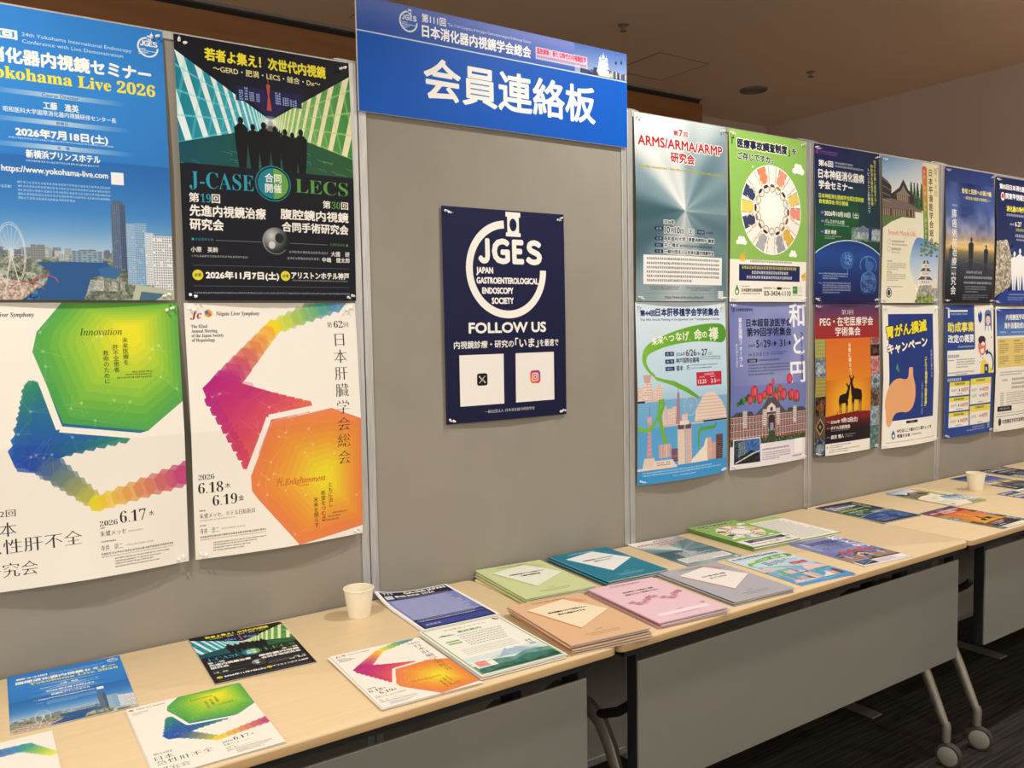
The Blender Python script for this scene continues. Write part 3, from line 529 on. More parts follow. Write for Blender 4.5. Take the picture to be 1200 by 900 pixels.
def art_neuro():
    A = Art(420, 594, 1.3, lambda X, Y: ramp([(0, '1c2456'), (.25, '1b3350'), (.45, '1e5a34'), (.7, '1a4a34'), (1, '17264e')], Y/594+(X-210)/1600), 15)
    A.rect(270, 0, 420, 340, lambda X, Y: lerp('1b3350', '18204e', (X-270)/150), .6)
    A.ell(18, 28, 8, 9, '8a3a6a'); A.fine(30, 22, 116, 7, 'b05a8a'); A.fine(30, 32, 112, 4, 'b05a8a')
    A.T('第6回', 25, 57, 24, W_, w=90, bold=.9); A.fine(125, 58, 116, 8, W_); A.fine(125, 70, 186, 8, W_)
    A.T('日本神経消化器病', 23, 91, 36, W_, w=290, bold=1.3); A.T('学会セミナー', 24, 133, 33, W_, w=212, bold=1.3)
    A.T('日本神経消化器病学会認定医制度', 24, 183, 17, 'd8e04a', w=284, bold=.6); A.T('教育講演会 同日開催', 24, 205, 16, 'd8e04a', w=178, bold=.6)
    A.V('明日の診療に直結する！', 388, 28, 15, 'e0dc50', 16.4, bold=.3); A.V('神経消化器病学の基礎', 366, 46, 15, 'e0dc50', 16.4, bold=.3); A.V('トピックスと診療のコツ', 344, 62, 15, 'e8e8ec', 16.4, bold=.3)
    for y, t in ((255, '会期'), (287, '会場'), (327, '会長')): A.ell(42, y, 11, 12, '22406e'); A.T(t, 42, y-4, 8, W_, anc='c', w=14)
    A.T('2026年10月10日（土）', 56, 246, 20, W_, w=215, bold=.8); A.T('パレスホテル大宮', 56, 279, 16, W_, w=120, bold=.3); A.fine(56, 298, 150, 5, 'd8dce4'); A.T('富田 寿彦', 57, 319, 15, W_, w=70, bold=.5); A.para(57, 340, 100, 2, 5, 9, 'd8dce4')
    A.rect(220, 300, 420, 352, 'a8b4bc', .55); A.rect(240, 306, 420, 345, 'c0c8cc', .6); A.mottle(220, 296, 420, 356, 8, .3); A.poly([(240, 318), (300, 290), (330, 300), (340, 318)], '6a7c88'); A.rect(338, 290, 360, 350, '2a3a6a')
    A.ell(216, 560, 320, 208, 'cfe0f2'); A.ell(216, 561, 316, 205, lambda X, Y: ramp([(0, '1c3a7c'), (.25, '234a94'), (1, '151f52')], (Y-350)/240)); A.rect(0, 356, 4, 594, '17264e', .5)
    for r in (34, 28, 21, 13): A.arc(196, 432, r*1.2, r, 2.2, 20, 380, '5f9cd8', .75)
    for k in range(16): A.arc(196+(A.rng.random()-.5)*52, 430+(A.rng.random()-.5)*44, 9, 7, 1.6, 0, 230, '86bce8', .8)
    A.line([(196, 462), (200, 486)], 4, '5f9cd8', .7)
    A.arc(340, 446, 60, 36, 3, 150, 400, '7fb4e4', .8); A.poly([(318, 410), (332, 408), (338, 430), (368, 432), (382, 450), (364, 470), (330, 468), (318, 448)], '4a86c8', .6)
    A.rrect(288, 478, 398, 560, 20, '4a86c8', .25)
    for k in range(24): A.arc(343+(A.rng.random()-.5)*84, 515+(A.rng.random()-.5)*66, 12, 8, 2, 0, 250, '7fb4e4', .7)
    A.arc(343, 518, 58, 48, 5, -220, 40, '6aa4dc', .6)
    A.para(50, 482, 150, 3, 5.5, 9, 'dfe6f2'); A.fine(27, 483, 18, 5, 'dfe6f2'); A.fine(27, 519, 18, 5, 'dfe6f2'); A.para(50, 518, 168, 5, 5.5, 9, 'dfe6f2')
    return A

def art_heian():
    cr = 'ece2bc'
    A = Art(420, 594, 1.3, lambda X, Y: lerp('f0ead2', 'ecd98c', np.clip((X-250)/200, 0, 1)*np.clip(1.2-Y/400, 0, 1)), 16)
    P = [(0, 0), (330, 0), (320, 60), (312, 120), (290, 180), (250, 212), (190, 228), (120, 240), (60, 256), (10, 282), (0, 290)]
    A.poly(P, lambda X, Y: ramp([(0, '6c9bd0'), (.4, 'c4d4e4'), (.7, 'e8e8e6')], Y/260+X/900))
    A.poly([(300, 0), (420, 0), (420, 200), (296, 200)], 'eee4b8', .8)
    for x in (205, 255, 285, 230): A.poly([(x-22, 205), (x-4, 92), (x+4, 92), (x+22, 205)], '3a5a3c'); A.mottle(x-22, 90, x+22, 205, 4, .3)
    dk, lt = '3c3536', '8f8478'
    A.poly([(0, 84), (40, 100), (64, 120), (60, 200), (0, 210)], dk); A.poly([(60, 150), (120, 120), (150, 84), (186, 126), (226, 150), (226, 180), (60, 190)], dk); A.poly([(90, 150), (130, 132), (150, 108), (172, 134), (200, 150)], lt); A.tower(100, 150, 190, 190, '6a5c50', 'c8b898', 9, 1, .3, .9)
    A.poly([(0, 172), (60, 168), (170, 176), (280, 206), (285, 214), (0, 208)], '7a6a64'); A.tower(0, 208, 230, 240, '5a4a40', 'b8a888', 18, 1, .35, .9); A.poly([(0, 240), (150, 236), (60, 262), (0, 290)], '5e7a44')
    for k in range(4): A.line([(0, 92+k*28), (60, 112+k*24)], 1.6, 'b8b0a4')
    for k in range(9):
        A.arc(200, 300+k*8, 30+k*4, 24+k*3, 1, 200, 340, 'dccf9c', .8)
    A.rrect(292, 16, 330, 352, 14, vgrad(16, 352, 'd8603c', 'c89038', '7a9a40', '4a7a44')); A.fine(303, 30, 4, 300, 'f4ead0'); A.V('会長　新澤　穣治　東京慈恵会', 311, 30, 15, 'f0e4c0', 23)
    A.T('Smooth Muscle Life', 36, 296, 20, 'd86a50', w=190, thin=.4)
    for y in (336, 366): A.arc(44, y+8, 9, 10, 1, 0, 360, '6a6450')
    A.fine(62, 338, 90, 8, '5a5648'); A.fine(62, 352, 110, 6, '6a6450'); A.fine(62, 368, 66, 10, '5a5648'); A.fine(62, 384, 60, 5, '6a6450')
    for y in (420, 465): A.fine(34, y, 36, 6, '5a5648'); A.para(34, y+10, 130, 4, 5, 8, '6a6450', .75)
    A.fine(34, 525, 110, 5, '6a6450')
    Q = [(420, 350), (380, 330), (330, 336), (270, 318), (230, 322), (200, 370), (186, 436), (206, 480), (236, 516), (228, 560), (196, 594), (420, 594)]
    A.poly(np.vstack([smooth(Q[2:-2])[2:-2], [(420, 594), (420, 350)]]), lambda X, Y: ramp([(0, '5f8fca'), (.5, 'b4cbe2'), (1, 'e4e6e2')], (Y-320)/200))
    for k in range(46): A.ell(270+A.rng.random()*150, 335+A.rng.random()*60, 10, 5, ('5a7a44', '4a6238', '7c944e')[k % 3], .75)
    st, rf = 'e4e0d6', '54565c'
    for y, w in ((414, 28), (446, 44), (482, 62)):
        A.poly([(315-w*.6, y), (315+w*.6, y), (315+w, y+14), (315-w, y+14)], rf); A.rect(315-w*.75, y+13, 315+w*.75, y+34, st); A.tower(315-w*.6, y+18, 315+w*.6, y+28, st, '4a4a50', 6, 1, .3, .9); A.poly([(315-10, y+12), (315, y-5), (315+10, y+12)], 'cdc9c0')
    A.poly([(235, 594), (262, 520), (400, 516), (420, 540), (420, 594)], 'a8a49a'); A.mottle(235, 516, 420, 594, 6, .35); A.poly([(370, 500), (420, 488), (420, 530), (370, 530)], st)
    for k in range(30): A.ell(240+A.rng.random()*130, 560+A.rng.random()*30, 12, 7, ('7a9a3c', '5f7c34', '98b04c')[k % 3], .85)
    A.V('第68回', 398, 22, 25, '8a8468', 30, thin=.6); A.V('日本平滑筋学会総会', 357, 24, 31, '5d5a4c', 36.5, bold=.7)
    A.ell(50, 552, 19, 20, '2c4068'); A.ell(50, 552, 15, 16, cr); A.ell(50, 552, 10, 12, '2c4068')
    return A

def deer(A, x, y, k, f, c='1c0e10'):
    def P(pts): return [(x+f*a*k, y+b*k) for a, b in pts]
    A.poly(P([(-34, -62), (-30, -74), (-8, -80), (12, -82), (22, -98), (24, -112), (31, -120), (38, -112), (34, -90), (30, -62), (22, -44), (-2, -40), (-26, -40), (-36, -48)]), c)
    A.poly(P([(22, -108), (12, -124), (16, -128), (27, -116)]), c); A.poly(P([(32, -114), (40, -130), (44, -126), (36, -110)]), c)
    for lx in (-30, -20, 14, 22): A.poly(P([(lx-5, -48), (lx+6, -48), (lx+3, -22), (lx+3, 0), (lx-1, 0), (lx-1, -22)]), c)

def art_peg():
    A = Art(420, 594, 1.3, lambda X, Y: ramp([(0, '4a3a6a'), (.07, '6a3a5c'), (.15, '9a3436'), (.24, 'a02c30')], Y/594), 17)
    A.fine(26, 8, 330, 5, 'a890a0'); A.T('第3回', 169, 27, 20, W_, w=76, thin=.6, bold=.3); A.T('PEG・在宅医療学会', 32, 56, 34, W_, w=346, bold=.7); A.T('学術集会', 126, 96, 33, W_, w=164, bold=.7)
    A.rect(0, 139, 420, 594, '2a2a34'); A.rect(63, 139, 357, 548, vgrad(139, 440, 'd8702c', 'dc7a2a', 'e09028', 'e8b428'))
    A.rect(63, 300, 357, 440, lambda X, Y: ramp([(0, 'f0c83c'), (.5, 'e8a02c'), (1, 'c8641e')], np.hypot(X-212, (Y-400)*1.1)/190), .8)
    A.poly([(63, 442), (150, 436), (260, 430), (357, 436), (357, 548), (63, 548)], '7c1f22'); A.rect(63, 462, 357, 548, lambda X, Y: lerp('5a1a20', '17161c', (Y-462)/40), .95)
    for k in range(6): A.line([(140+k*24, 425), (110+k*36, 470)], 4, '3c1218', .6)
    deer(A, 176, 432, .92, 1); deer(A, 254, 430, 1.12, -1)
    A.V('お家に帰ろう。', 214, 158, 17, 'f6efe0', 19.5, bold=.5)
    sq = [('8f9a5a', 'c8b060'), ('7a8894', 'dfe3e6'), ('b0a050', '6a7a40'), ('3a2c22', 'c07a3c'), ('5a4a3a', '2a241f'), ('4a5668', 'b8c0cc')]
    hs = [139, 215, 288, 362, 435, 522, 594]
    for i, (a, b) in enumerate(sq):
        y0, y1 = hs[i], hs[i+1]; A.rect(0, y0, 62, y1-1, a)
        if i in (0, 2):
            for u in range(6):
                for v in range(5): A.ell(6+u*10, y0+8+v*14, 3, 5, b, .8)
        elif i == 4:
            for r in (34, 26, 18, 9): A.poly([(31, y0+43-r), (31+r*.8, y0+43), (31, y0+43+r), (31-r*.8, y0+43)], (b, 'a89468')[(r//9) % 2])
        else: A.mottle(0, y0, 62, y1, 9, .5); A.ell(31, y0+40, 22, 18, b, .5)
    sr = [('a86a68', '7a4a50'), ('2c2a30', '8a4a34'), ('b87a78', 'a05a5a'), ('8a98a8', '3c4a3c'), ('6a5c50', '3a3028'), ('8ca0b0', '5a6a50'), ('5a7a78', '3a5a58')]
    hs = [139, 170, 215, 288, 345, 420, 500, 594]
    for i, (a, b) in enumerate(sr):
        A.rect(358, hs[i], 420, hs[i+1]-1, a); A.mottle(358, hs[i], 420, hs[i+1], 8, .35); A.ell(388, (hs[i]+hs[i+1])/2, 18, 12, b, .6)
    A.line([(389, 350), (372, 382), (389, 414), (406, 382), (389, 350)], 4, '2a241f')
    A.T('2026年', 96, 458, 13, W_, w=56, bold=.5); A.T('9月12日(土)', 160, 452, 20, W_, w=104, bold=.9); A.fine(72, 460, 18, 6, 'd8b0a0'); A.T('ホテル日航奈良', 96, 481, 14, W_, w=118, bold=.5); A.fine(72, 485, 18, 6, 'd8b0a0'); A.fine(98, 498, 110, 4, 'c8c0b8'); A.T('森安 博人', 97, 516, 15, W_, w=80, bold=.5); A.fine(72, 520, 18, 6, 'd8b0a0'); A.fine(184, 517, 70, 5, 'c8c0b8'); A.fine(184, 525, 50, 5, 'c8c0b8')
    A.rect(64, 548, 357, 597, 'f2eee4'); A.para(90, 554, 130, 2, 5, 9, '4a4a4a'); A.para(84, 572, 200, 2, 4.5, 8, '5a5a5a'); A.rect(70, 558, 80, 568, '6a6a6a', .4)
    return A

def art_stomach():
    A = Art(420, 594, 1.3, 'f2efe6', 18)
    A.rect(40, 37, 378, 482, '233c84')
    A.T('胃がん撲滅', 24, 88, 52, 'f4e43c', w=304, bold=2.4, halo='1a1c2a', hw=3.4, rot=-5.5)
    A.T('キャンペーン', 30, 160, 46, 'f6f4ee', w=300, bold=2.4, halo='1a1c2a', hw=3, rot=-5.5)
    A.V('日本から胃がんを', 360, 192, 14, 'f0eee8', 15.4); A.V('「ピロリ菌検査＋除菌治療」', 313, 212, 17, 'f0e44a', 18, bold=.8); A.V('で胃がん撲滅を目指します', 284, 328, 11, 'e8e8ee', 12)
    A.poly(smooth([(180, 304), (184, 266), (188, 262), (208, 262), (212, 266), (210, 300), (232, 336), (236, 388), (214, 432), (178, 454), (120, 446), (82, 452), (64, 478), (58, 504), (26, 504), (22, 440), (12, 420), (22, 362), (58, 316), (110, 302), (156, 314)]), 'e8ac78')
    A.poly([(180, 300), (186, 268), (198, 267), (192, 306), (214, 350), (214, 396), (190, 430), (214, 398), (228, 350)], 'f0c090', .5)
    for p in ([(88, 262), (100, 240), (106, 262), (112, 280), (100, 274)],): A.poly(p, '4a9a6a')
    A.rrect(164, 488, 250, 499, 2, '1a1a1e'); A.fine(190, 491, 34, 5, W_)
    A.poly([(72, 520), (84, 535), (86, 552), (74, 562), (62, 552), (62, 538)], '2a6aa0'); A.ell(75, 546, 6, 8, 'f2efe6')
    A.T('NPO法人二十歳のピロリ菌チェックを', 98, 519, 15, '2a2a2e', w=268, bold=.4); A.T('推進する会', 99, 541, 14, '2a2a2e', w=90, bold=.5); A.fine(200, 545, 78, 7, '2a2a2e'); A.fine(24, 570, 376, 4, '6a6a6a')
    return A

def figure(A, x, y, h, c, w=1.):
    """a standing person seen as a plain silhouette, feet at y"""
    A.ell(x, y-h*.93, h*.055, h*.068, c)
    A.poly([(x-h*.13*w, y-h*.80), (x-h*.05, y-h*.86), (x+h*.05, y-h*.86), (x+h*.13*w, y-h*.80), (x+h*.11*w, y-h*.45), (x+h*.07, y), (x+h*.02, y), (x, y-h*.4), (x-h*.02, y), (x-h*.07, y), (x-h*.11*w, y-h*.45)], c)

def art_bridge():
    A = Art(420, 594, 1.2, lambda X, Y: ramp([(0, '22346e'), (.3, '3e5490'), (.45, '8288a8'), (.52, 'b09a8c'), (.58, 'e2c078'), (.62, '8a7a5c'), (.7, '3c4450'), (1, '161a24')], Y/594), 19)
    A.mottle(0, 60, 420, 330, 70, .22); A.mottle(0, 200, 420, 320, 26, .14)
    A.ell(210, 338, 190, 22, 'f0d490', .35)
    A.T('患者と医師への架け橋', 133, 84, 22, 'e6d28a', w=258, bold=.8); A.T('〜膵胆道の腫瘍を高精度に〜', 149, 118, 14, 'e0c878', w=232, bold=.3)
    A.V('膵癌術前治療研究会', 66, 182, 38, 'eceef2', 42, bold=.6); A.fine(52, 160, 40, 8, 'd4d8e0')
    for x, y, h, c in ((205, 450, 150, '2c3038'), (340, 455, 128, '2c3038'), (40, 430, 90, '4a5058')): figure(A, x, y, h, c, 1.2); A.rect(x-7, y, x+7, y+30, c, .4)
    A.line([(60, 430), (200, 400), (420, 430)], 3, '6a7078', .6); A.rect(0, 440, 420, 460, '30363e', .6)
    A.T('2026年10月10日', 167, 448, 14, 'd0d4dc', w=140); A.fine(154, 474, 258, 11, 'e8eaf0'); A.fine(150, 498, 255, 10, 'e8eaf0'); A.para(160, 518, 190, 3, 6, 11, 'c0c6d0'); A.para(140, 556, 230, 3, 5, 9, 'a0a8b4')
    return A

def art_grant():
    A = Art(420, 594, 1.2, 'f0eee6', 20)
    A.rect(0, 0, 14, 594, '2a4894'); A.rrect(-20, -20, 248, 202, 16, '27468f'); A.rrect(24, 16, 38, 58, 5, 'f0eee6'); A.rect(40, 22, 190, 30, 'f0eee6'); A.fine(42, 36, 146, 8, 'e0e4ee')
    A.T('助成事業', 19, 76, 45, 'f2e25a', w=222, bold=1.6); A.T('改定の概要', 21, 132, 37, 'f6f4ee', w=218, bold=1.4); A.fine(98, 183, 142, 9, 'e8ecf4')
    A.fine(21, 222, 84, 13, '27468f'); A.fine(21, 244, 46, 6, '333333'); A.para(84, 242, 158, 4, 6, 11, '444444'); A.fine(21, 300, 60, 6, '333333'); A.para(84, 298, 150, 2, 6, 10, '444444')
    A.poly([(285, 30), (296, 44), (300, 24), (318, 40), (316, 68), (300, 84), (284, 72), (280, 48)], '27468f')
    A.rrect(340, 22, 404, 130, 24, '5a7ab0'); A.ell(372, 70, 20, 24, 'e8c8b8'); A.poly([(350, 96), (394, 96), (398, 130), (346, 130)], 'f4f2ee'); A.line([(372, 96), (372, 122)], 5, 'c04a4a'); A.poly([(350, 62), (354, 40), (390, 40), (396, 62), (384, 50), (362, 50)], '2c4070')
    A.ell(312, 190, 36, 42, 'd8806c'); A.ell(312, 160, 34, 18, '3a2c3c'); A.ell(322, 178, 14, 9, 'f4efe8'); A.poly([(296, 204), (330, 198), (326, 218), (304, 222)], 'f4efe8')
    A.arc(372, 270, 46, 54, 10, -90, 60, '2a3a5c'); A.poly([(340, 214), (366, 204), (372, 222), (350, 232)], '2a3a5c'); A.poly([(290, 318), (300, 262), (330, 246), (400, 300), (408, 318)], 'f0d84a'); A.rect(330, 274, 368, 318, '2a3a6c'); A.rect(342, 286, 352, 304, 'f4f2ee')
    for x, y in ((300, 236), (318, 244), (384, 88), (288, 262), (400, 150)): A.ell(x, y, 3.5, 3.5, '27468f')
    A.rect(0, 316, 420, 594, '2a4894'); A.fine(16, 326, 110, 14, 'f4f2ee', 1)
    for x0, y0, x1, y1 in ((34, 344, 196, 406), (34, 413, 196, 475), (34, 482, 196, 548), (204, 336, 398, 454), (204, 461, 398, 548)):
        A.rect(x0, y0, x1, y1, 'f2efe6'); hh = 20 if x0 < 100 else 28; A.rect(x0, y0, x1, y0+hh, 'ecdc58'); cx = (x0+x1)/2; A.fine(cx-42, y0+5, 84, 10, '2a2a2e', 1)
        for yy in ((y0+y1)/2+2,) if y1-y0 < 90 else (y0+48, y0+76):
            A.T('50万円', x0+14, yy-2, 13, '6a6a70', w=44); A.poly([(cx-6, yy-3), (cx+4, yy+5), (cx-6, yy+13)], '222222'); A.T('100万円', cx+12, yy-5, 18, 'b84a50', w=60, bold=.5)
        A.fine(cx-24, y1-10, 50, 5, '444444')
    A.fine(230, 556, 120, 6, 'e8ecf4'); A.fine(180, 568, 176, 6, 'e8ecf4'); A.rect(374, 546, 398, 574, '8aa0a0')
    return A

def art_kanto():
    A = Art(420, 594, 1.2, lambda X, Y: ramp([(0, '161e48'), (.5, '20305c'), (.75, '2c50a0'), (1, '182454')], Y/594), 21)
    A.T('第85回日本消化器病学会', 31, 32, 24, W_, w=330, bold=.8); A.ell(58, 90, 17, 20, 'f0eee8'); A.ell(58, 88, 13, 12, 'c84050'); A.T('関東甲信越支部例会', 84, 72, 27, W_, w=300, bold=.8)
    A.T('消化器の時代を支える', 91, 130, 28, 'f0e24a', w=290, bold=1); A.fine(93, 168, 240, 12, 'e8ecf4'); A.T('2026年', 120, 210, 12, W_); A.T('6.27', 170, 202, 22, W_, w=60, bold=.6); A.fine(177, 234, 120, 14, 'e8e46a'); A.fine(170, 262, 140, 14, W_); A.fine(180, 284, 110, 8, W_)
    A.poly([(0, 300), (92, 290), (160, 400), (130, 510), (0, 560)], 'a8a08c'); A.mottle(0, 290, 150, 560, 8, .5); A.poly([(0, 580), (60, 540), (180, 520), (420, 540), (420, 594), (0, 594)], '24408c')
    for x, h in ((165, 185), (215, 200), (268, 195), (320, 190), (370, 185)): figure(A, x, 528, h, 'f0f0ee', 1.3)
    A.fine(120, 545, 220, 6, 'e8ecf4'); A.para(110, 560, 240, 2, 5, 10, 'd8dcf0')
    return A

def art_overseas():
    A = Art(420, 594, 1.2, 'f2efe6', 22)
    A.rect(12, 10, 408, 140, lambda X, Y: lerp('2c4690', '5a86c4', (Y-10)/130)); A.T('内視鏡医学研究振興', 100, 38, 26, W_, w=280, bold=.8); A.T('海外派遣助成のご案内', 82, 76, 30, W_, w=300, bold=1); A.fine(40, 118, 60, 8, W_); A.fine(150, 120, 220, 6, W_)
    A.rect(16, 150, 404, 290, 'e4cc7c')
    for x in (30, 170, 300): A.fine(x, 160, 60, 9, '4a4030'); A.para(x, 176, 90, 5, 6, 10, '5a5040'); A.para(x, 236, 90, 4, 6, 10, '5a5040')
    A.para(40, 310, 330, 2, 6, 12, '4a4a4a')
    for k in range(3): A.fine(150, 344+k*20, 200, 12, '4a4a50')
    A.fine(60, 346, 50, 9, '3a3a3a')
    for k in range(6): A.fine(50, 410+k*11, 30, 7, '4a4a50'); A.fine(105, 410+k*11, 210, 6, '6a6a70')
    A.rrect(27, 475, 155, 500, 4, '26262c'); A.T('お問い合わせ先', 91, 481, 12, W_, anc='c', w=90); A.fine(27, 508, 300, 5, '6a6a70'); A.line([(20, 524), (404, 520)], 2, '2a2a30'); A.ell(50, 550, 13, 18, '3a3a44'); A.T('内視鏡医学研究振興財団', 72, 540, 20, '3a3a44', w=230, bold=.4)
    return A

# ---- flyers that have no poster, drawn at A4 (210 x 297)
def art_club():
    A = Art(210, 297, 2.2, 'f4f3f0', 31)
    A.rect(8, 6, 202, 291, '7d86c0'); A.rect(8, 6, 202, 62, '15183a'); A.T('TTT', 14, 12, 12, W_, bold=.4); A.T('GA-club JAPAN', 74, 9, 17, W_, w=122, bold=.9); A.T('第9回 研究会', 40, 34, 12, W_, w=70, bold=.6); A.T('2026', 116, 34, 12, W_, w=36, bold=.6); A.rect(12, 32, 34, 54, 'c8c8d8'); A.fine(40, 52, 150, 6, 'b8bcd8')
    for k in range(19): A.fine(16, 70+k*8, 150+A.rng.random()*30, 4.4, 'dfe3f4', .9)
    A.rect(8, 222, 202, 291, '15183a'); A.rect(12, 232, 198, 244, '4c58a8'); A.fine(20, 224, 160, 6, W_); A.fine(20, 235, 150, 6, W_); A.rrect(14, 250, 196, 284, 4, '3a4698'); A.fine(24, 262, 40, 9, W_)
    return A

def art_green():
    A = Art(210, 297, 2.2, 'f2f1e8', 32)
    for w, c in ((0, 'f4f3ee'), (4, '9fb98a'), (8, 'f2f1e8')): A.rect(w, w, 210-w, 297-w, c)
    A.poly([(184, 14), (192, 10), (196, 20), (200, 14), (198, 26), (190, 24)], '7a3a30')
    A.T('学術集会プログラム', 105, 22, 9, '8a9a6a', w=110, anc='c'); A.T('最終案内', 105, 44, 12, '7a9a5a', w=60, anc='c', bold=.5)
    A.poly([(20, 60), (36, 50), (52, 60)], '6a9a7a'); A.poly([(34, 62), (50, 52), (66, 62)], '8ab49a')
    for k in range(6): A.fine(64, 66+k*13, 116-k*4, 7, '8a8f80', .8)
    for y in (92, 106): A.rrect(22, y, 56, y+8, 3, '8ab46a')
    for k in range(5): A.fine(30, 150+k*8, 130, 3.6, '9a9f90', .8)
    A.rect(8, 200, 202, 289, 'd8e6e6'); A.poly([(80, 232), (112, 196), (128, 188), (146, 200), (190, 236)], 'a8c0d8'); A.poly([(116, 194), (128, 188), (140, 198), (132, 202), (126, 198), (120, 202)], 'f4f6f8')
    A.poly([(8, 250), (60, 232), (110, 244), (150, 226), (202, 236), (202, 289), (8, 289)], '6a9a8c'); A.poly([(8, 272), (50, 256), (90, 266), (140, 246), (202, 256), (202, 289), (8, 289)], '3a7468'); A.poly([(8, 289), (60, 276), (120, 282), (202, 270), (202, 289)], '24564c'); A.mottle(8, 220, 202, 289, 12, .14)
    A.rect(14, 224, 62, 262, 'f4f1ea'); A.rect(20, 228, 46, 258, 'd87a70', .75); A.mottle(20, 228, 46, 258, 1.6, .4); A.fine(48, 232, 12, 4, '555555')
    for x in (180, 188): A.V('富士山麓', x, 176, 7, '3a4a4a', 7.6)
    return A

def art_sheet():
    A = Art(210, 297, 2.0, 'f2f1e8', 33); A.rect(0, 0, 210, 34, 'a8c878'); A.rect(0, 34, 10, 297, 'c0d8a0'); A.rect(0, 286, 210, 297, '7fb04c')
    for k in range(22): A.fine(20, 46+k*10.5, 150+A.rng.random()*24, 5, '6a6a64', .8)
    return A

def booklet(bg, ln, tt, seed, patch=None, flap=None):
    A = Art(210, 297, 2.0, bg, seed); A.T('日本消化器内視鏡学会', 105, 14, 7, ln, w=96, anc='c', bold=.2); A.rect(30, 24, 180, 24.8, ln, .6)
    if patch:
        P = [(25, 53), (143, 22), (203, 137), (76, 217)]
        A.poly([(x-5, y+5) for x, y in P], flap, .8); A.poly([(60, 46), (150, 14), (196, 60), (140, 70)], flap, .35); A.poly(P, patch)
        for k, (t, h) in enumerate(tt): A.T(t, 112, 92+k*19, h*1.25, '2a2a2a', anc='c', w=len(t)*h*1.12, bold=.5)
    else:
        for k, (t, h) in enumerate(tt): A.T(t, 105, 70+k*18, h, '3a2a34', anc='c', w=len(t)*h*.98, bold=.4)
    A.T('2026年', 105, 238, 6, ln, anc='c'); A.fine(60, 256, 92, 5, ln); A.fine(66, 266, 80, 4, ln)
    return A
def art_lime(): return booklet('cdd9a0', '5a6a3a', (('内視鏡治療をうける患者さんへ', 7), ('大腸内視鏡検査', 8)), 41, 'eceee0', '9fae74')
def art_orange(): return booklet('e2b892', '8a5a3a', (('胃内視鏡をうける患者さんへ', 7.4), ('胃がん検診のすすめ', 7.4)), 42, 'f4e4c4', 'c07a4c')
def art_teal(): return booklet('1f7d98', 'cfe4ea', (('内視鏡検診をうけるみなさまへ', 7), ('食道がんについて', 7)), 43, 'f0f0f0', '3f9ab4')
def art_grey(): return booklet('b4b2ba', '5a5862', (('ピロリ菌と胃がん予防', 7.4), ('知っていますか', 7.4)), 44, 'f4ece6', 'c45a4c')
def art_pink():
    A = booklet('ecc8d4', '8a4a64', (('消化器がんの検査と治療', 9), ('患者さんとご家族のために', 9)), 45)
    for k in range(11):
        x = 26+k*16+A.rng.random()*6; y = 150+math.sin(k*1.1)*16; c = ('c48aa0', 'b47890', 'd49cb0')[k % 3]; A.ell(x, y, 13, 9, c, .85); A.ell(x+6, y-7, 6, 5, 'b06a84', .7)
    A.rect(30, 246, 186, 262, 'f4e4ea'); A.rect(180, 226, 192, 238, 'b49aa4')
    return A
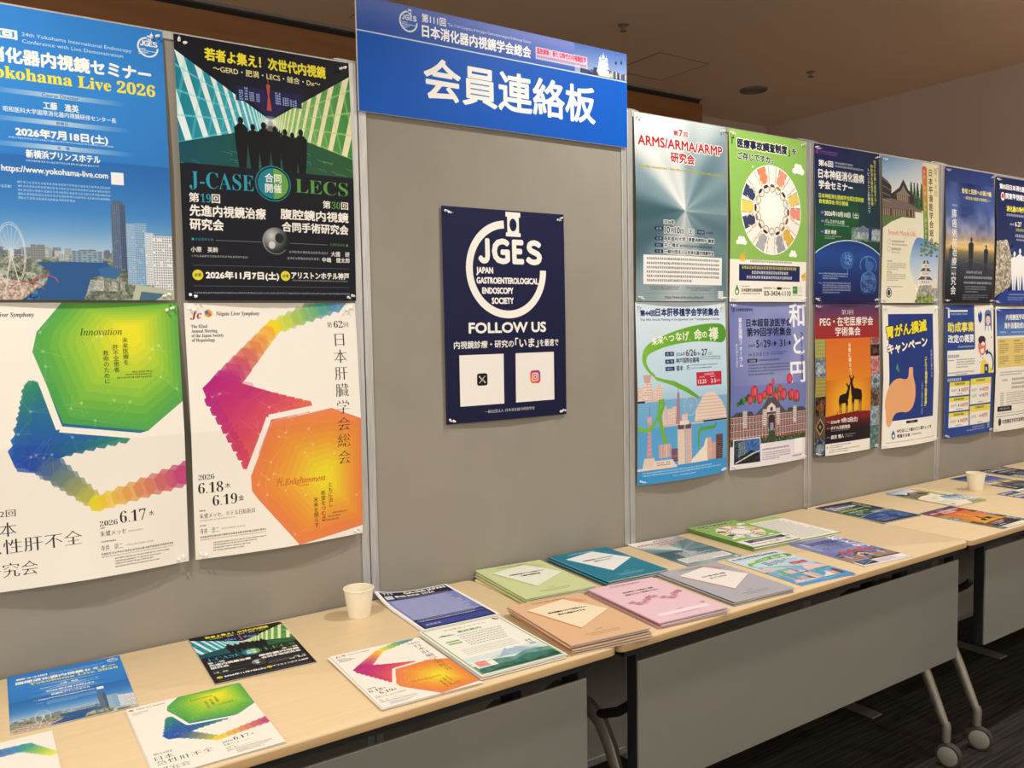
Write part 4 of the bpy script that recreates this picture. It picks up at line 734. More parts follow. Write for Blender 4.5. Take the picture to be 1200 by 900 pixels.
# ================================================================ helpers
def bm_box(x0, y0, z0, x1, y1, z1):
    v = [(x, y, z) for z in (z0, z1) for y in (y0, y1) for x in (x0, x1)]
    f = [(0, 2, 3, 1), (4, 5, 7, 6), (0, 1, 5, 4), (2, 6, 7, 3), (0, 4, 6, 2), (1, 3, 7, 5)]
    return v, f
class MB:
    def __init__(s): s.v, s.f, s.m = [], [], []
    def add(s, vf, m=0):
        n = len(s.v); s.v += [tuple(p) for p in vf[0]]; s.f += [tuple(i+n for i in f) for f in vf[1]]; s.m += [m]*len(vf[1]); return s
    def box(s, *a, m=0): return s.add(bm_box(*a), m)
    def tube(s, pts, rad, n=10, m=0, flat=1.):
        """swept tube through pts; rad a number or list; flat squashes it along x"""
        pts = [Vector(p) for p in pts]; rad = rad if isinstance(rad, (list, tuple)) else [rad]*len(pts); V, F = [], []
        for i, p in enumerate(pts):
            d = (pts[min(i+1, len(pts)-1)]-pts[max(i-1, 0)]).normalized()
            a = Vector((1, 0, 0)) if abs(d.x) < .9 else Vector((0, 1, 0)); b = d.cross(a).normalized(); a = b.cross(d).normalized()
            for k in range(n):
                t = 2*math.pi*k/n; V.append(p+a*math.cos(t)*rad[i]*flat+b*math.sin(t)*rad[i])
        for i in range(len(pts)-1):
            for k in range(n): F.append((i*n+k, i*n+(k+1) % n, (i+1)*n+(k+1) % n, (i+1)*n+k))
        F.append(tuple(range(n))[::-1]); F.append(tuple((len(pts)-1)*n+k for k in range(n)))
        return s.add((V, F), m)
    def lathe(s, prof, n=24, m=0, M=None, close=True):
        V, F = [], []
        for r, z in prof:
            for k in range(n): V.append(Vector((r*math.cos(2*math.pi*k/n), r*math.sin(2*math.pi*k/n), z)))
        for i in range(len(prof)-1):
            for k in range(n): F.append((i*n+k, i*n+(k+1) % n, (i+1)*n+(k+1) % n, (i+1)*n+k))
        if close: F.append(tuple(range(n))[::-1]); F.append(tuple((len(prof)-1)*n+k for k in range(n)))
        if M is not None: V = [M @ v for v in V]
        return s.add((V, F), m)
    def prism(s, P, z0, z1, m=0):
        n = len(P); V = [(x, y, z0) for x, y in P]+[(x, y, z1) for x, y in P]
        F = [tuple(range(n))[::-1], tuple(range(n, 2*n))]+[(i, (i+1) % n, (i+1) % n+n, i+n) for i in range(n)]
        return s.add((V, F), m)
    def build(s, name, mats, parent=None, bevel=0, smooth=False, loc=None, rot=None, seg=2):
        me = bpy.data.meshes.new(name); me.from_pydata(s.v, [], s.f); me.update()
        mats = mats if isinstance(mats, (list, tuple)) else [mats]
        for q in mats: me.materials.append(q)
        me.polygons.foreach_set('material_index', s.m)
        if smooth: me.polygons.foreach_set('use_smooth', [True]*len(s.f))
        o = bpy.data.objects.new(name, me); COL.objects.link(o)
        if parent: o.parent = parent
        if loc: o.location = loc
        if rot: o.rotation_euler = rot
        if bevel:
            b = o.modifiers.new('bevel', 'BEVEL'); b.width = bevel; b.segments = seg; b.limit_method = 'ANGLE'; b.angle_limit = math.radians(40)
        if smooth and not bevel:
            me.set_sharp_from_angle(angle=math.radians(38))
        return o
def thing(name, label, cat, loc=(0, 0, 0), rz=0, group=None):
    o = bpy.data.objects.new(name, None); COL.objects.link(o); o.location = loc; o.rotation_euler = (0, 0, rz); o.empty_display_size = .05
    return tag(o, label, cat, group)
def tag(o, label, cat, group=None):
    o['label'] = label; o['category'] = cat
    if group: o['group'] = group
    return o
def struct(o): o['kind'] = 'structure'; return o

# ================================================================ materials
def mat(name, col, rough=.6, metal=0., spec=.5, bump=None, var=None, coat=0.):
    """bump = (scale, strength, distance, stretch)  var = (scale, other colour, stretch)"""
    m = bpy.data.materials.new(name); m.use_nodes = True; nt = m.node_tree; p = nt.nodes['Principled BSDF']
    p.inputs['Base Color'].default_value = (*col, 1); p.inputs['Roughness'].default_value = rough; p.inputs['Metallic'].default_value = metal
    p.inputs['Specular IOR Level'].default_value = spec; p.inputs['Coat Weight'].default_value = coat
    tc = nt.nodes.new('ShaderNodeTexCoord')
    def nz(scale, st, detail=4):
        mp = nt.nodes.new('ShaderNodeMapping'); mp.inputs['Scale'].default_value = st; n = nt.nodes.new('ShaderNodeTexNoise')
        n.inputs['Scale'].default_value = scale; n.inputs['Detail'].default_value = detail
        nt.links.new(tc.outputs['Object'], mp.inputs[0]); nt.links.new(mp.outputs[0], n.inputs['Vector']); return n
    if var:
        n = nz(var[0], var[2]); mx = nt.nodes.new('ShaderNodeMix'); mx.data_type = 'RGBA'
        mr = nt.nodes.new('ShaderNodeMapRange'); mr.inputs[1].default_value = .3; mr.inputs[2].default_value = .7
        nt.links.new(n.outputs[0], mr.inputs[0]); nt.links.new(mr.outputs[0], mx.inputs[0])
        mx.inputs[6].default_value = (*col, 1); mx.inputs[7].default_value = (*var[1], 1); nt.links.new(mx.outputs[2], p.inputs['Base Color'])
    if bump:
        n = nz(bump[0], bump[3]); b = nt.nodes.new('ShaderNodeBump'); b.inputs['Strength'].default_value = bump[1]; b.inputs['Distance'].default_value = bump[2]
        nt.links.new(n.outputs[0], b.inputs['Height']); nt.links.new(b.outputs[0], p.inputs['Normal'])
    return m
M_FELT = mat('grey_felt', (.262, .242, .203), .95, spec=.15, bump=(900, .25, .0006, (1, 1, 1)), var=(6, (.280, .260, .220), (1, 1, 1)))
M_ALU = mat('aluminium', (.56, .56, .55), .42, .75, bump=(60, .05, .001, (40, 1, 1)), var=(30, (.44, .44, .43), (6, 6, .5)))
M_TOP = mat('maple_laminate', (.72, .565, .35), .42, spec=.4, var=(5, (.68, .525, .315), (1, 26, 1)), bump=(40, .04, .0005, (1, 20, 1)))
M_EDGE = mat('maple_edge', (.52, .35, .17), .5, var=(9, (.45, .29, .13), (1, 9, 9)))
M_BLK = mat('black_steel', (.012, .012, .013), .5, spec=.4)
M_MOD = mat('grey_sheet_metal', (.255, .252, .222), .36, .15, spec=.5, var=(1.2, (.225, .222, .198), (1, 1, 3)), bump=(3, .05, .01, (1, 1, 4)))
M_LEG = mat('taupe_cast_metal', (.30, .275, .235), .38, .6)
M_FOOT = mat('dull_steel', (.13, .125, .11), .5, .4)
M_TYRE = mat('dark_rubber', (.035, .033, .03), .6)
M_HUB = mat('grey_plastic', (.25, .23, .20), .5)
M_CUP = mat('cream_paper', (.84, .78, .62), .7, spec=.3, bump=(300, .03, .0004, (1, 1, 1)))
M_PAPER = mat('white_paper', (.78, .76, .72), .75, spec=.2)
M_PAGES = mat('page_edges', (.70, .67, .63), .85, spec=.1, var=(1200, (.45, .43, .42), (.02, .02, 1)))
M_PIN = mat('pin_metal', (.85, .85, .85), .3, .3)
M_WOOD = mat('walnut_veneer', (.30, .135, .042), .5, var=(2.5, (.24, .10, .03), (.6, 1, 7)), bump=(20, .05, .001, (1, 1, 20)))
M_CEIL = mat('ceiling_paint', (.88, .67, .47), .8, spec=.3, var=(1.5, (.84, .635, .44), (1, 1, 1)))
M_WALL = mat('wall_paint', (.55, .43, .37), .85, spec=.2, bump=(220, .1, .001, (1, 1, 1)))
M_DARK = mat('shadow_gap', (.02, .015, .012), .9)
M_TRIM = mat('trim_grey', (.22, .19, .16), .6)
M_GRILLE = mat('grille_grey', (.20, .175, .15), .7)
def carpet():
    m = mat('dark_carpet', (.035, .032, .028), .95, spec=.1, bump=(500, .6, .003, (1, 1, 1))); nt = m.node_tree; p = nt.nodes['Principled BSDF']
    tc = nt.nodes['Texture Coordinate']; mp = nt.nodes.new('ShaderNodeMapping'); mp.inputs['Scale'].default_value = (1.2, 34, 1); n = nt.nodes.new('ShaderNodeTexNoise'); n.inputs['Scale'].default_value = 3; n.inputs['Detail'].default_value = 8
    nt.links.new(tc.outputs['Object'], mp.inputs[0]); nt.links.new(mp.outputs[0], n.inputs['Vector'])
    cr = nt.nodes.new('ShaderNodeValToRGB'); cr.color_ramp.elements[0].position = .35; cr.color_ramp.elements[0].color = (.014, .013, .012, 1); cr.color_ramp.elements[1].position = .68; cr.color_ramp.elements[1].color = (.050, .044, .038, 1)
    nt.links.new(n.outputs[0], cr.inputs[0]); nt.links.new(cr.outputs[0], p.inputs['Base Color']); return m
M_CARPET = carpet()
def print_mat(name, img, rough=.45, coat=0., gain=.86):
    m = bpy.data.materials.new(name); m.use_nodes = True; nt = m.node_tree; p = nt.nodes['Principled BSDF']; t = nt.nodes.new('ShaderNodeTexImage'); t.image = img; t.extension = 'EXTEND'
    mx = nt.nodes.new('ShaderNodeMix'); mx.data_type = 'RGBA'; mx.blend_type = 'MULTIPLY'; mx.inputs[0].default_value = 1; mx.inputs[7].default_value = (gain, gain, gain, 1)
    nt.links.new(t.outputs[0], mx.inputs[6]); nt.links.new(mx.outputs[2], p.inputs['Base Color']); p.inputs['Roughness'].default_value = rough; p.inputs['Specular IOR Level'].default_value = .18; p.inputs['Coat Weight'].default_value = coat; p.inputs['Coat Roughness'].default_value = .3
    return m
PRINT = {}
def P_(key):
    if key not in PRINT: PRINT[key] = print_mat('print_'+key, globals()['art_'+key]().image('print_'+key))
    return PRINT[key]

# ================================================================ the setting
struct(MB().box(-3, -5, -.05, 5.5, 2.6, 0).build('floor', M_CARPET))
struct(MB().box(-3, -5, 3.0, 5.5, 2.7, 3.1).build('ceiling', M_CEIL))
ww = struct(MB().box(-3, 2.2, 0, 4.38, 2.55, 2.955).build('wall_back', M_WOOD))
MB().box(-3, 2.215, 2.955, 4.37, 2.55, 2.985).build('shadow_gap', M_DARK, ww)
MB().box(-3, 2.19, 2.985, 4.38, 2.55, 3.0).build('ceiling_trim', M_TRIM, ww)
struct(MB().box(4.38, 2.55, 0, 5.5, 2.65, 3.0).build('wall_alcove', M_WALL))
struct(MB().box(5.5, -5, 0, 5.6, 2.65, 3.1).build('wall_right', M_WALL))
# ceiling fittings
sp = MB().lathe([(.092, 0), (.092, -.004), (.086, -.008), (.0, -.008)], 40, close=False).build('ceiling_speaker', M_TRIM, smooth=True, loc=(4.52, 1.87, 3.0)); tag(sp, 'round grey ceiling speaker set flush in the brown ceiling', 'speaker')
g = MB()
for r in (.02, .036, .052, .068, .082): g.lathe([(r, 0), (r+.006, 0), (r+.006, -.003), (r, -.003), (r, 0)], 36, close=False)
g.build('grille', M_GRILLE, sp, loc=(0, 0, -.008))
def sprinkler(x, y, lab):
    t = thing('sprinkler_head', lab, 'sprinkler', (x, y, 3.0))
    MB().lathe([(.028, 0), (.028, -.003), (.012, -.008), (.012, -.012)], 20).build('escutcheon', M_TRIM, t, smooth=True)
    MB().lathe([(.007, -.012), (.007, -.03), (.018, -.031), (.018, -.034), (.003, -.036)], 16).build('deflector', M_GRILLE, t, smooth=True)
sprinkler(4.51, 1.41, 'small sprinkler head on the ceiling right of the round speaker')
sprinkler(2.93, 1.40, 'small sprinkler head on the ceiling above the blue banner')
ht = thing('access_hatch', 'square ceiling access hatch with a thin frame behind the blue banner', 'hatch', (3.62, 1.83, 3.0))
MB().box(-.2, -.2, -.0015, .2, .2, 0).build('hatch_cover', M_CEIL, ht)
fr = MB()
for a in ((-.206, -.206, .206, -.2), (-.206, .2, .206, .206), (-.206, -.2, -.2, .2), (.2, -.2, .206, .2)): fr.box(a[0], a[1], -.003, a[2], a[3], 0)
fr.build('hatch_frame', M_TRIM, ht)
hb = thing('access_hatch', 'small ceiling hatch left of the blue banner above the wooden wall', 'hatch', (1.73, 2.0, 3.0)); MB().box(-.05, -.05, -.002, .05, .05, 0).build('hatch_cover', M_CEIL, hb); MB().prism([(-.056, -.056), (.056, -.056), (.056, .056), (-.056, .056)], -.001, 0).build('hatch_frame', M_TRIM, hb)
for x, lab in ((-.55, 'leftmost'), (1.9, 'middle'), (4.35, 'rightmost')):
    d = thing('downlight', lab+' ceiling downlight over the row of tables', 'light', (x, -.95, 3.0), group='downlights over the tables')
    MB().lathe([(.055, 0), (.055, -.004), (.047, -.004), (.047, 0)], 28, close=False).build('trim_ring', M_TRIM, d)

# ================================================================ the row of display partitions
S0, PW, TOPZ = .7668, .9126, 2.105
names = ['display panel with the two liver posters, leftmost in the row', 'display panel holding the navy follow poster under the blue banner', 'display panel with the grey metallic poster and the green poster', 'display panel with the navy green seminar poster and the deer poster', 'display panel with the grant leaflet posters at the right edge', 'display panel standing last in the row by the right wall']
for k in range(-2, 4):
    x0, x1 = S0+k*PW+.001, S0+(k+1)*PW-.001
    lab = 'grey felt '+(names[k+1] if k >= -1 else 'display panel half outside the left edge of the photo')
    t = thing('display_panel', lab, 'partition', ((x0+x1)/2, .015, 0), group='display panels standing in a row'); hw = (x1-x0)/2
    MB().box(-hw+.021, -.011, .05, hw-.021, .011, TOPZ-.02).build('felt_board', M_FELT, t)
    for s in (-1, 1): MB().box(*((-hw, -.015, .008, -hw+.0225, .015, TOPZ-.003) if s < 0 else (hw-.0225, -.015, .008, hw, .015, TOPZ-.003))).build('stile', M_ALU, t, bevel=.002)
    MB().box(-hw+.0225, -.015, TOPZ-.022, hw-.0225, .015, TOPZ-.003).build('top_rail', M_ALU, t, bevel=.002)
    MB().box(-hw+.0225, -.014, .03, hw-.0225, .014, .055).build('bottom_rail', M_ALU, t, bevel=.002)
SEAM = ['left of the harbour city poster', 'left of the blue banner', 'right of the blue banner', 'left of the navy seminar poster', 'left of the dusky sunset poster']
for k in range(-1, 4):
    x = S0+k*PW
    c = MB().tube([(-.06, 0, .003), (-.045, 0, .008), (.045, 0, .008), (.06, 0, .003)], .0018, 6).box(-.06, -.014, 0, .05, .014, .003).build('joint_clip', M_ALU, loc=(x, .015, TOPZ-.0028)); tag(c, 'flat metal joint clip on the panel tops '+SEAM[k+1], 'clip')
    for sg, wd in ((-1, 'front'), (1, 'rear')):
        f = MB().prism([(-.03, sg*.018), (.03, sg*.018), (.03, sg*.30), (-.03, sg*.30)][::sg], 0, .008).box(-.02, min(sg*.0005, sg*.05), .008, .02, max(sg*.0005, sg*.05), .03).build('panel_foot', M_FOOT, loc=(x, .015+sg*.016, .0005), bevel=.003)
        tag(f, wd+' steel foot plate under the panel joint '+SEAM[k+1], 'foot', 'foot plates of the display panels')

# ================================================================ posters
def sheet(w, h, nx, ny, off, t=.0004, fold=False):
    """upright print in the xz plane, top left at the origin, off(u, v) = distance in front of the board"""
    mb = MB(); V = []; uv = []
    for side in (0, 1):
        for j in range(ny+1):
            for i in range(nx+1):
                u, v = i/nx, j/ny; V.append((u*w, -off(u, v)+side*t, -v*h))
    n = (nx+1)*(ny+1); F = []; m = []
    for j in range(ny):
        for i in range(nx):
            a = j*(nx+1)+i; b = a+nx+1; F.append((a, b, b+1, a+1)); m.append(0); F.append((a+n, a+1+n, b+1+n, b+n)); m.append(1)
    def rim(ids):
        for p, q in zip(ids, ids[1:]): F.append((p, q, q+n, p+n)); m.append(1)
    top = list(range(nx+1)); bot = [ny*(nx+1)+i for i in range(nx+1)]; L = [j*(nx+1) for j in range(ny+1)]; R = [j*(nx+1)+nx for j in range(ny+1)]
    rim(top); rim(bot[::-1]); rim(L[::-1]); rim(R)
    me = bpy.data.meshes.new('sheet'); me.from_pydata(V, [], F); me.update()
    ul = me.uv_layers.new(name='UVMap'); li = np.zeros(len(me.loops), dtype=np.int32); me.loops.foreach_get('vertex_index', li)
    k = li % n; uvs = np.stack([(k % (nx+1))/nx, 1-(k//(nx+1))/ny], 1).astype(np.float32); ul.data.foreach_set('uv', uvs.ravel())
    me.polygons.foreach_set('material_index', m); me.polygons.foreach_set('use_smooth', [q == 0 or q == 1 for q in m]); me.set_sharp_from_angle(angle=math.radians(50))
    if fold:                                                  # the creases of a poster that was folded in four
        att = me.attributes.get('sharp_edge') or me.attributes.new('sharp_edge', 'BOOLEAN', 'EDGE')
        for e in me.edges:
            a, b = [q % n for q in e.vertices]
            if a//(nx+1) == b//(nx+1) == ny//2 and e.vertices[0] < n: att.data[e.index].value = True
    return me
def pin_mesh():
    mb = MB(); M = Matrix.Rotation(math.radians(90), 4, 'X')
    mb.lathe([(.0036, 0), (.0036, .0014), (.0017, .0026), (.0015, .007), (.003, .0082), (.003, .0094)], 10, M=M); mb.lathe([(.0006, .0), (.0006, .019)], 6, M=M)
    o = mb.build('push_pin', M_PIN, smooth=True); me = o.data; bpy.data.objects.remove(o); return me
PIN = pin_mesh(); rnd = random.Random(4)
def poster(key, x, z, label, w=.42, h=.594, rot=0., bow=.012, belly=.006, seed=1, cat='poster', tilt=0., base=.0012, name='wall_poster', pins=1):
    r = random.Random(seed); a, b = r.random()*6, r.random()*6
    def off(u, v):
        tent = bow*min(v, 1-v)*2*(0.75+.25*math.sin(math.pi*u))
        if v > .5: tent += belly*((v-.5)*2)**2*math.sin(math.pi*u)+bow*.55*(v-.5)*2*(.55+.45*math.sin(math.pi*u))
        return base+tent+.0012*(1+math.sin(7*u+a))*(1+math.sin(5*v+b))*math.sin(math.pi*u)*math.sin(math.pi*min(v*1.0, 1))+.0015*(abs(2*u-1) < .02)
    me = sheet(w, h, 16, 24, off, fold=True); me.materials.append(P_(key)); me.materials.append(M_PAPER)
    o = bpy.data.objects.new(name, me); COL.objects.link(o); o.location = (x, 0, z); o.rotation_euler = (0, rot, 0); tag(o, label, cat, 'posters pinned to the display panels')
    for cx, cz, dd in ((.012, .013, 1), (w-.012, .013, -1), (.012, h-.013, 1), (w-.012, h-.013, -1)):
        for q in range(1+pins):
            u, v = (cx+dd*q*.011)/w, (cz+(q*.004))/h
            p = bpy.data.objects.new('push_pin', PIN); COL.objects.link(p); p.parent = o; p.location = (u*w, -off(u, v)-.0003, -v*h); p.rotation_euler = (r.uniform(-.25, .25), 0, r.uniform(-.25, .25))
    return o
PX = .02
poster('yoko', -.118, 2.0775+PX, 'blue poster with yellow Live 2026 lettering over a harbour city photo', seed=1)
poster('jcase', .325, 2.0775+PX, 'black poster with teal and green light beams behind dark standing figures', seed=2)
poster('617', -.112, 1.478+PX, 'white poster with a big green and yellow hexagon dated 6.17', seed=3, belly=.014, bow=.022)
poster('62', .3228, 1.4778+PX, 'white poster with a big orange hexagon and magenta band dated 6.18', seed=4, belly=.012, bow=.022)
poster('jges', 1.0022, 1.7416+PX, 'dark navy poster with a white ring emblem and two white squares', seed=5, belly=.004, bow=.003, h=.598)
poster('arms', 1.7072, 2.0837+PX-.005, 'silvery brushed metal poster with red lettering and a star glint', seed=6)
poster('consult', 2.1451, 2.0829+PX-.005, 'green poster with people standing in a white circle', seed=7)
poster('liver44', 1.7068, 1.4827+PX, 'pale blue poster with a green ribbon over pink city towers', seed=8, belly=.010)
poster('usound', 2.1466, 1.485+PX, 'violet poster with red tulips above a red brick station', seed=9, belly=.010)
poster('neuro', 2.6143, 2.0771+PX, 'navy and green seminar poster with glowing organs over a blue globe', seed=10)
poster('peg', 2.6225, 1.4819+PX, 'orange sunset poster with two dark deer', seed=11)
poster('heian', 3.053, 2.075+PX, 'cream poster with an old wooden hall and a white castle tower', seed=12)
poster('stomach', 3.068, 1.472+PX, 'blue and white poster with a pink stomach and yellow lettering', seed=13, belly=.012)
poster('bridge', 3.5295, 2.0748+PX, 'dusky blue poster with dark figures against a sunset', seed=14)
poster('grant', 3.545, 1.472+PX, 'blue poster with five yellow and white price boxes', seed=15)
poster('kanto', 3.97, 2.07+PX, 'dark blue poster with white standing silhouettes at the right edge', seed=16)
poster('overseas', 3.985, 1.465+PX, 'white leaflet poster with a tan box under a blue heading', seed=17)

# banner board
def board():
    W, H, T = .906, .286, .007
    mb = MB().box(0, 0, 0, W, T, H); o = mb.build('header_banner', M_PAPER); me = o.data; me.materials.append(P_('banner'))
    ul = me.uv_layers.new(name='UVMap')
    for p in me.polygons:
        if p.normal.y < -.5:
            p.material_index = 1
            for li in p.loop_indices:
                v = me.vertices[me.loops[li].vertex_index].co; ul.data[li].uv = (v.x/W, v.z/H)
    o.location = (.7665, -.0085, 1.9625+.02); o.rotation_euler = (0, 0, 0)
    tag(o, 'wide blue header board with large white characters above the middle panel', 'sign')
board()

# ================================================================ folding tables
TZ = .72; YB, YF = -.006, -.634
def rrect(x0, y0, x1, y1, r, n=6):
    P = []
    for cx, cy, a in ((x1-r, y1-r, 0), (x0+r, y1-r, 90), (x0+r, y0+r, 180), (x1-r, y0+r, 270)):
        P += [(cx+r*math.cos(math.radians(a+90*k/n)), cy+r*math.sin(math.radians(a+90*k/n))) for k in range(n+1)]
    return P
def table(x0, x1, m0, m1, legs, label):
    t = thing('folding_table', label, 'table', (x0, 0, 0), group='folding tables in a row'); L = x1-x0; m0 -= x0; m1 -= x0
    mb = MB(); P = rrect(0, YF, L, YB, .022); n = len(P)
    def ringpt(d, z): Q = rrect(d, YF+d, L-d, YB-d, .022-d*.6); return [(x, y, z) for x, y in Q]
    rings = [ringpt(.004, TZ-.022), ringpt(0, TZ-.019), ringpt(0, TZ-.004), ringpt(.0012, TZ-.0012), ringpt(.004, TZ)]
    V = sum(rings, []); F = []; mm = []
    for i in range(4):
        for k in range(n): F.append((i*n+k, i*n+(k+1) % n, (i+1)*n+(k+1) % n, (i+1)*n+k)); mm.append(1 if i < 2 else 0)
    F.append(tuple(range(n))[::-1]); mm.append(1); F.append(tuple(4*n+k for k in range(n))); mm.append(0)
    mb.v, mb.f, mb.m = V, F, mm; mb.build('table_top', [M_TOP, M_EDGE], t, smooth=True)
    MB().box(.03, YF+.02, TZ-.042, L-.03, YF+.05, TZ-.0225).box(.03, YB-.05, TZ-.042, L-.03, YB-.02, TZ-.0225).box(.04, YF+.05, TZ-.036, .08, YB-.05, TZ-.0225).box(L-.08, YF+.05, TZ-.036, L-.04, YB-.05, TZ-.0225).build('under_frame', M_BLK, t)
    MB().tube([(legs[0]-x0, -.33, TZ-.07), (legs[1]-x0, -.33, TZ-.07)], .024, 12).build('cross_beam', M_BLK, t, smooth=True)
    MB().box(m0, -.615, .338, m1, -.6085, .659).build('modesty_panel', M_MOD, t, bevel=.0015)
    for mx in (m0+.009, m1-.009): MB().box(mx-.009, -.6083, .335, mx+.009, -.575, TZ-.0425).build('panel_bracket', M_BLK, t, bevel=.002)
    for lx in legs:
        X = lx-x0
        MB().tube([(X, -.33, TZ-.04), (X, -.33, TZ-.1), (X, -.332, TZ-.15), (X, -.345, .47)], [.05, .045, .026, .026], 12).build('column', M_BLK, t, smooth=True)
        MB().tube([(X, -.44, .462), (X, -.52, .50), (X, -.575, .542), (X, -.59, .56)], .0115, 8).build('brace', M_BLK, t, smooth=True)
        for s in (1, -1):
            def q(y, z): return (X, y if s > 0 else -.33+(-.335-y)*.66, z)
            lg = MB(); lg.tube([q(-.335, .485), q(-.41, .474), q(-.455, .450), q(-.49, .40), q(-.555, .27), q(-.60, .165), q(-.616, .132)], [.024, .022, .021, .020, .0175, .0155, .013], 10, flat=.8)
            lg.tube([q(-.617, .14), q(-.62, .128), q(-.62, .078)], [.0135, .014, .0125], 12)
            lo = lg.build('leg', M_LEG, t, smooth=True)
            wy = -.632 if s > 0 else -.134
            ax = Matrix.Translation((X-.004, wy, .0385)) @ Matrix.Rotation(math.radians(12+8*math.sin(lx*7+s)), 4, 'Z') @ Matrix.Rotation(math.radians(90), 4, 'Y')
            w = MB(); w.lathe([(.030, -.013), (.0375, -.012), (.0385, -.007), (.0385, .007), (.0375, .012), (.030, .013)], 32, 0, ax)
            w.lathe([(.004, -.016), (.028, -.0145), (.0315, -.0125), (.0315, .0125), (.028, .0145), (.004, .016)], 32, 1, ax)
            w.tube([(X, wy+(.012 if s > 0 else -.012), .08), (X, wy+(.004 if s > 0 else -.004), .06), (X, wy, .0385)], .009, 8, 1)
            w.build('caster_wheel', [M_TYRE, M_HUB], lo, smooth=True)
table(-.43, 1.067, -.35, .99, (-.33, .974), 'maple topped folding table nearest the camera at the left edge')
table(1.071, 2.558, 1.142, 2.532, (1.164, 2.465), 'maple topped folding table in the middle of the row')
table(2.563, 4.055, 2.704, 3.98, (2.656, 3.96), 'maple topped folding table at the right edge, third along')
table(4.06, 5.36, 4.14, 5.28, (4.19, 5.22), 'maple topped folding table standing last by the right wall')

# ================================================================ papers on the tables
def flat(key, x, y, deg, z, label, group, t=.0007, curl=None, name='flyer', cat='flyer', w=.21, h=.297, seed=1, mats=None):
    r = random.Random(seed*13+5); a = r.random()*6
    def off(u, v):
        zz = .0003*(1+math.sin(3*u+a))*(1+math.sin(4*v+a))*.5
        if curl:
            cu, cv, k, rad = curl; d = math.hypot((u-cu)*w, (v-cv)*h); zz += k*max(0, 1-d/rad)**2
        return zz
    me = sheet(w, h, 12, 16, off, t=t)
    # lay it down: x -> x, height (-z) -> -y, front -> up
    co = np.zeros(len(me.vertices)*3); me.vertices.foreach_get('co', co); co = co.reshape(-1, 3); me.vertices.foreach_set('co', np.stack([co[:, 0]-w/2, co[:, 2]+h/2, -co[:, 1]+t], 1).ravel()); me.update()
    me.materials.append((mats or [P_(key)])[0]); me.materials.append(M_PAPER)
    o = bpy.data.objects.new(name, me); COL.objects.link(o); o.location = (x, y, z); o.rotation_euler = (0, 0, math.radians(deg)); tag(o, label, cat, group); return o
def pile(key, x, y, deg, what, n=2, t=.0007, curl=None, fan=.003, seed=1, z=TZ+.0002):
    r = random.Random(seed); ords = ['bottom', 'second', 'third', 'fourth', 'fifth']
    for i in range(n):
        last = i == n-1; dx, dy, dr = (0, 0, 0) if last else (r.uniform(-fan, fan), r.uniform(-fan, fan)*.8, r.uniform(-.8, .8))
        lab = what if n == 1 else (what+', topmost sheet of its pile' if last else what+', '+(ords[i] if i else 'bottom')+' sheet under the pile')
        flat(key, x+dx, y+dy, deg+dr, z+i*(t+.0009), lab, None if n == 1 else 'pile of '+what.split(',')[0]+'s', t=t, curl=curl, seed=seed+i)
pile('yoko', .036, -.164, -3.2, 'blue harbour city flyer at the left end of the table', 2, seed=1)
pile('jcase', .393, -.166, -3.8, 'black flyer with teal and green beams', 2, seed=2)
pile('617', .209, -.478, -1.6, 'white flyer with the green hexagon', 3, seed=3)
pile('614', -.124, -.476, -1.5, 'white flyer cut off by the bottom left corner of the photo', 1, seed=4)
pile('62', .614, -.474, -3.4, 'white flyer with the orange hexagon', 4, seed=5, fan=.005)
pile('green', .834, -.468, -3.4, 'cream leaflet with green mountains', 5, t=.0012, seed=6, fan=.003)
pile('club', .871, -.155, -3.4, 'blue violet text flyer behind the mountain leaflets', 3, seed=7, curl=(0, 0, .016, .12))
pile('arms', 1.757, -.158, -4.5, 'silver grey flyer with red lettering', 2, seed=8)
pile('liver44', 1.862, -.474, -5.9, 'pale blue flyer with the green ribbon', 2, seed=9)
pile('usound', 2.155, -.470, -6.5, 'violet flyer with red tulips', 2, seed=10)
pile('neuro', 2.676, -.196, -4.0, 'navy and green flyer with a blue globe', 3, seed=11)
pile('heian', 3.131, -.200, -3.8, 'cream flyer with the castle photo', 3, seed=12, fan=.006)
pile('peg', 2.898, -.478, 0, 'orange sunset flyer with two deer', 2, seed=13)
pile('bridge', 3.639, -.192, -4.5, 'dusky blue flyer behind the far paper cup', 2, seed=14)
pile('kanto', 3.92, -.17, -4.5, 'dark blue flyer at the far right of the tables', 2, seed=15)
pile('grant', 3.46, -.478, -3, 'blue and white flyer in front of the far cup', 1, seed=16)
pile('sheet', 2.245, -.168, -5.0, 'white printed sheet with a green border', 1, seed=17)

def booklet_obj(key, x, y, deg, z, th, label, group, cover_mat, first):
    t = thing('booklet', label, 'booklet', (x, y, z), math.radians(deg), group); w, h = .21, .297
    c = flat(key, 0, 0, 0, th-.0006, '', None, t=.0006, name='cover'); 
    for kk in ('label', 'category', 'group'):
        if kk in c: del c[kk]
    c.parent = t
    s = MB(); P = [(-w/2, 0), (-w/2-.0022, th*.25), (-w/2-.0026, th*.5), (-w/2-.0022, th*.75), (-w/2, th-.0002), (-w/2+.0015, th-.0006), (-w/2+.0015, .0006)]
    n = len(P); V = [(a, -h/2, b) for a, b in P]+[(a, h/2, b) for a, b in P]; s.add((V, [tuple(range(n)), tuple(range(n, 2*n))[::-1]]+[(i, i+n, (i+1) % n+n, (i+1) % n) for i in range(n)]))
    s.box(-w/2, -h/2, 0, w/2, h/2, .0005); s.build('spine', cover_mat, t, smooth=False)
    MB().box(-w/2+.0016, -h/2+.001, .0006, w/2-.0012, h/2-.001, th-.0008).build('pages', M_PAGES, t)
    return t
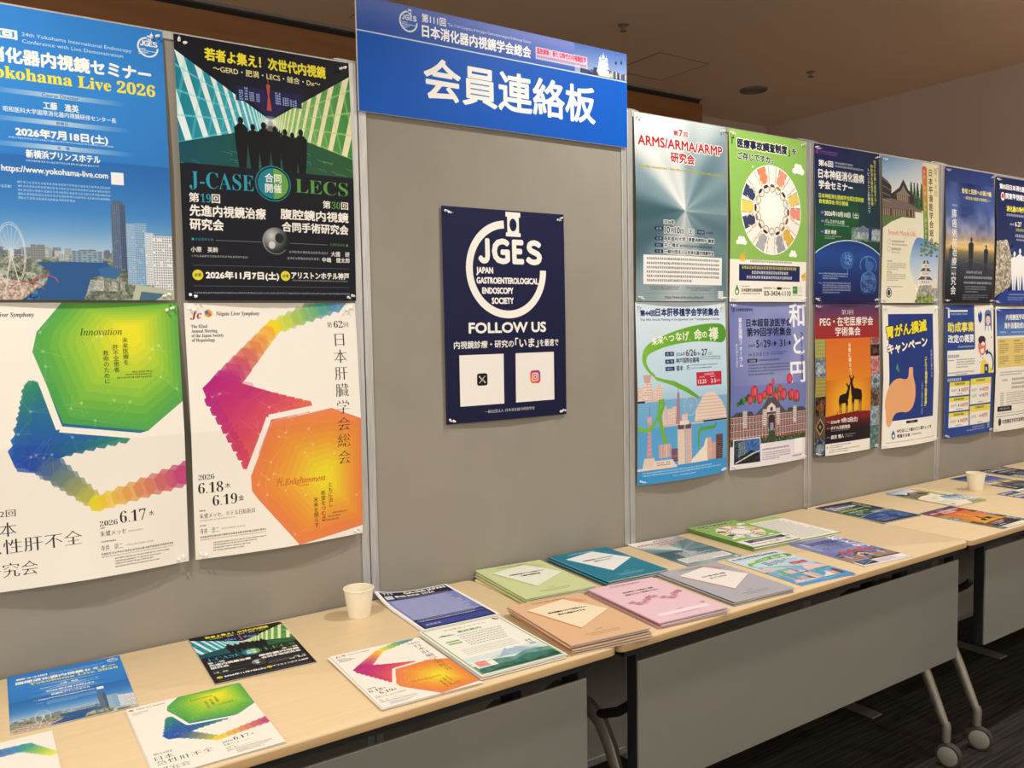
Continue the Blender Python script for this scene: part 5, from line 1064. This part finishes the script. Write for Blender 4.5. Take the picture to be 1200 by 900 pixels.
def booklets(key, x, y, deg, n, th, what, rgb, seed):
    r = random.Random(seed); cm = mat('cover_'+key, rgb, .5); z = TZ+.0003; ords = ['bottom', 'second from the bottom', 'third from the bottom', 'fourth from the bottom']
    for i in range(n):
        last = i == n-1; f = .0 if last else .004
        booklet_obj(key, x+r.uniform(-f, f), y+r.uniform(-f, f), deg+(0 if last else r.uniform(-1, 1)), z, th, what+(', topmost of its stack' if last else ', '+ords[i]+' of its stack'), 'stack of '+what+'s', cm, i == 0)
        z += th+.0022
booklets('lime', 1.180, -.158, -6.0, 3, .0050, 'pale lime green booklet', (.56, .64, .32), 21)
booklets('orange', 1.068, -.484, -6.5, 5, .0030, 'tan orange booklet', (.62, .38, .22), 22)
booklets('teal', 1.440, -.162, -4.0, 3, .0040, 'teal blue booklet', (.015, .20, .31), 23)
booklets('pink', 1.330, -.478, -5.5, 3, .0036, 'pale pink booklet', (.66, .38, .46), 24)
booklets('grey', 1.590, -.476, -5.0, 3, .0028, 'lilac grey booklet', (.42, .41, .45), 25)
booklets('consult', 2.035, -.160, -4.5, 3, .0036, 'green guidance booklet with the people circle', (.20, .42, .08), 26)

# ================================================================ paper cups
def cup(x, y, label):
    t = thing('paper_cup', label, 'cup', (x, y, TZ+.0002), group='paper cups on the tables')
    MB().lathe([(.0245, .004), (.0245, 0), (.0265, 0), (.0275, .003), (.0362, .0695), (.0355, .0695), (.0265, .005), (.0, .005)], 48, close=False).build('cup_wall', M_CUP, t, smooth=True)
    rim = MB(); R, r = .0365, .0016; V, F = [], []
    for i in range(48):
        for j in range(8):
            a, b = 2*math.pi*i/48, 2*math.pi*j/8; V.append(((R+r*math.cos(b))*math.cos(a), (R+r*math.cos(b))*math.sin(a), .0700+r*math.sin(b))); F.append((i*8+j, (i+1) % 48*8+j, (i+1) % 48*8+(j+1) % 8, i*8+(j+1) % 8))
    rim.add((V, F)).build('rolled_rim', M_CUP, t, smooth=True)
cup(.6865, -.098, 'white paper cup on the near table under the orange hexagon poster')
cup(3.400, -.223, 'white paper cup on the far table beyond the deer flyer')
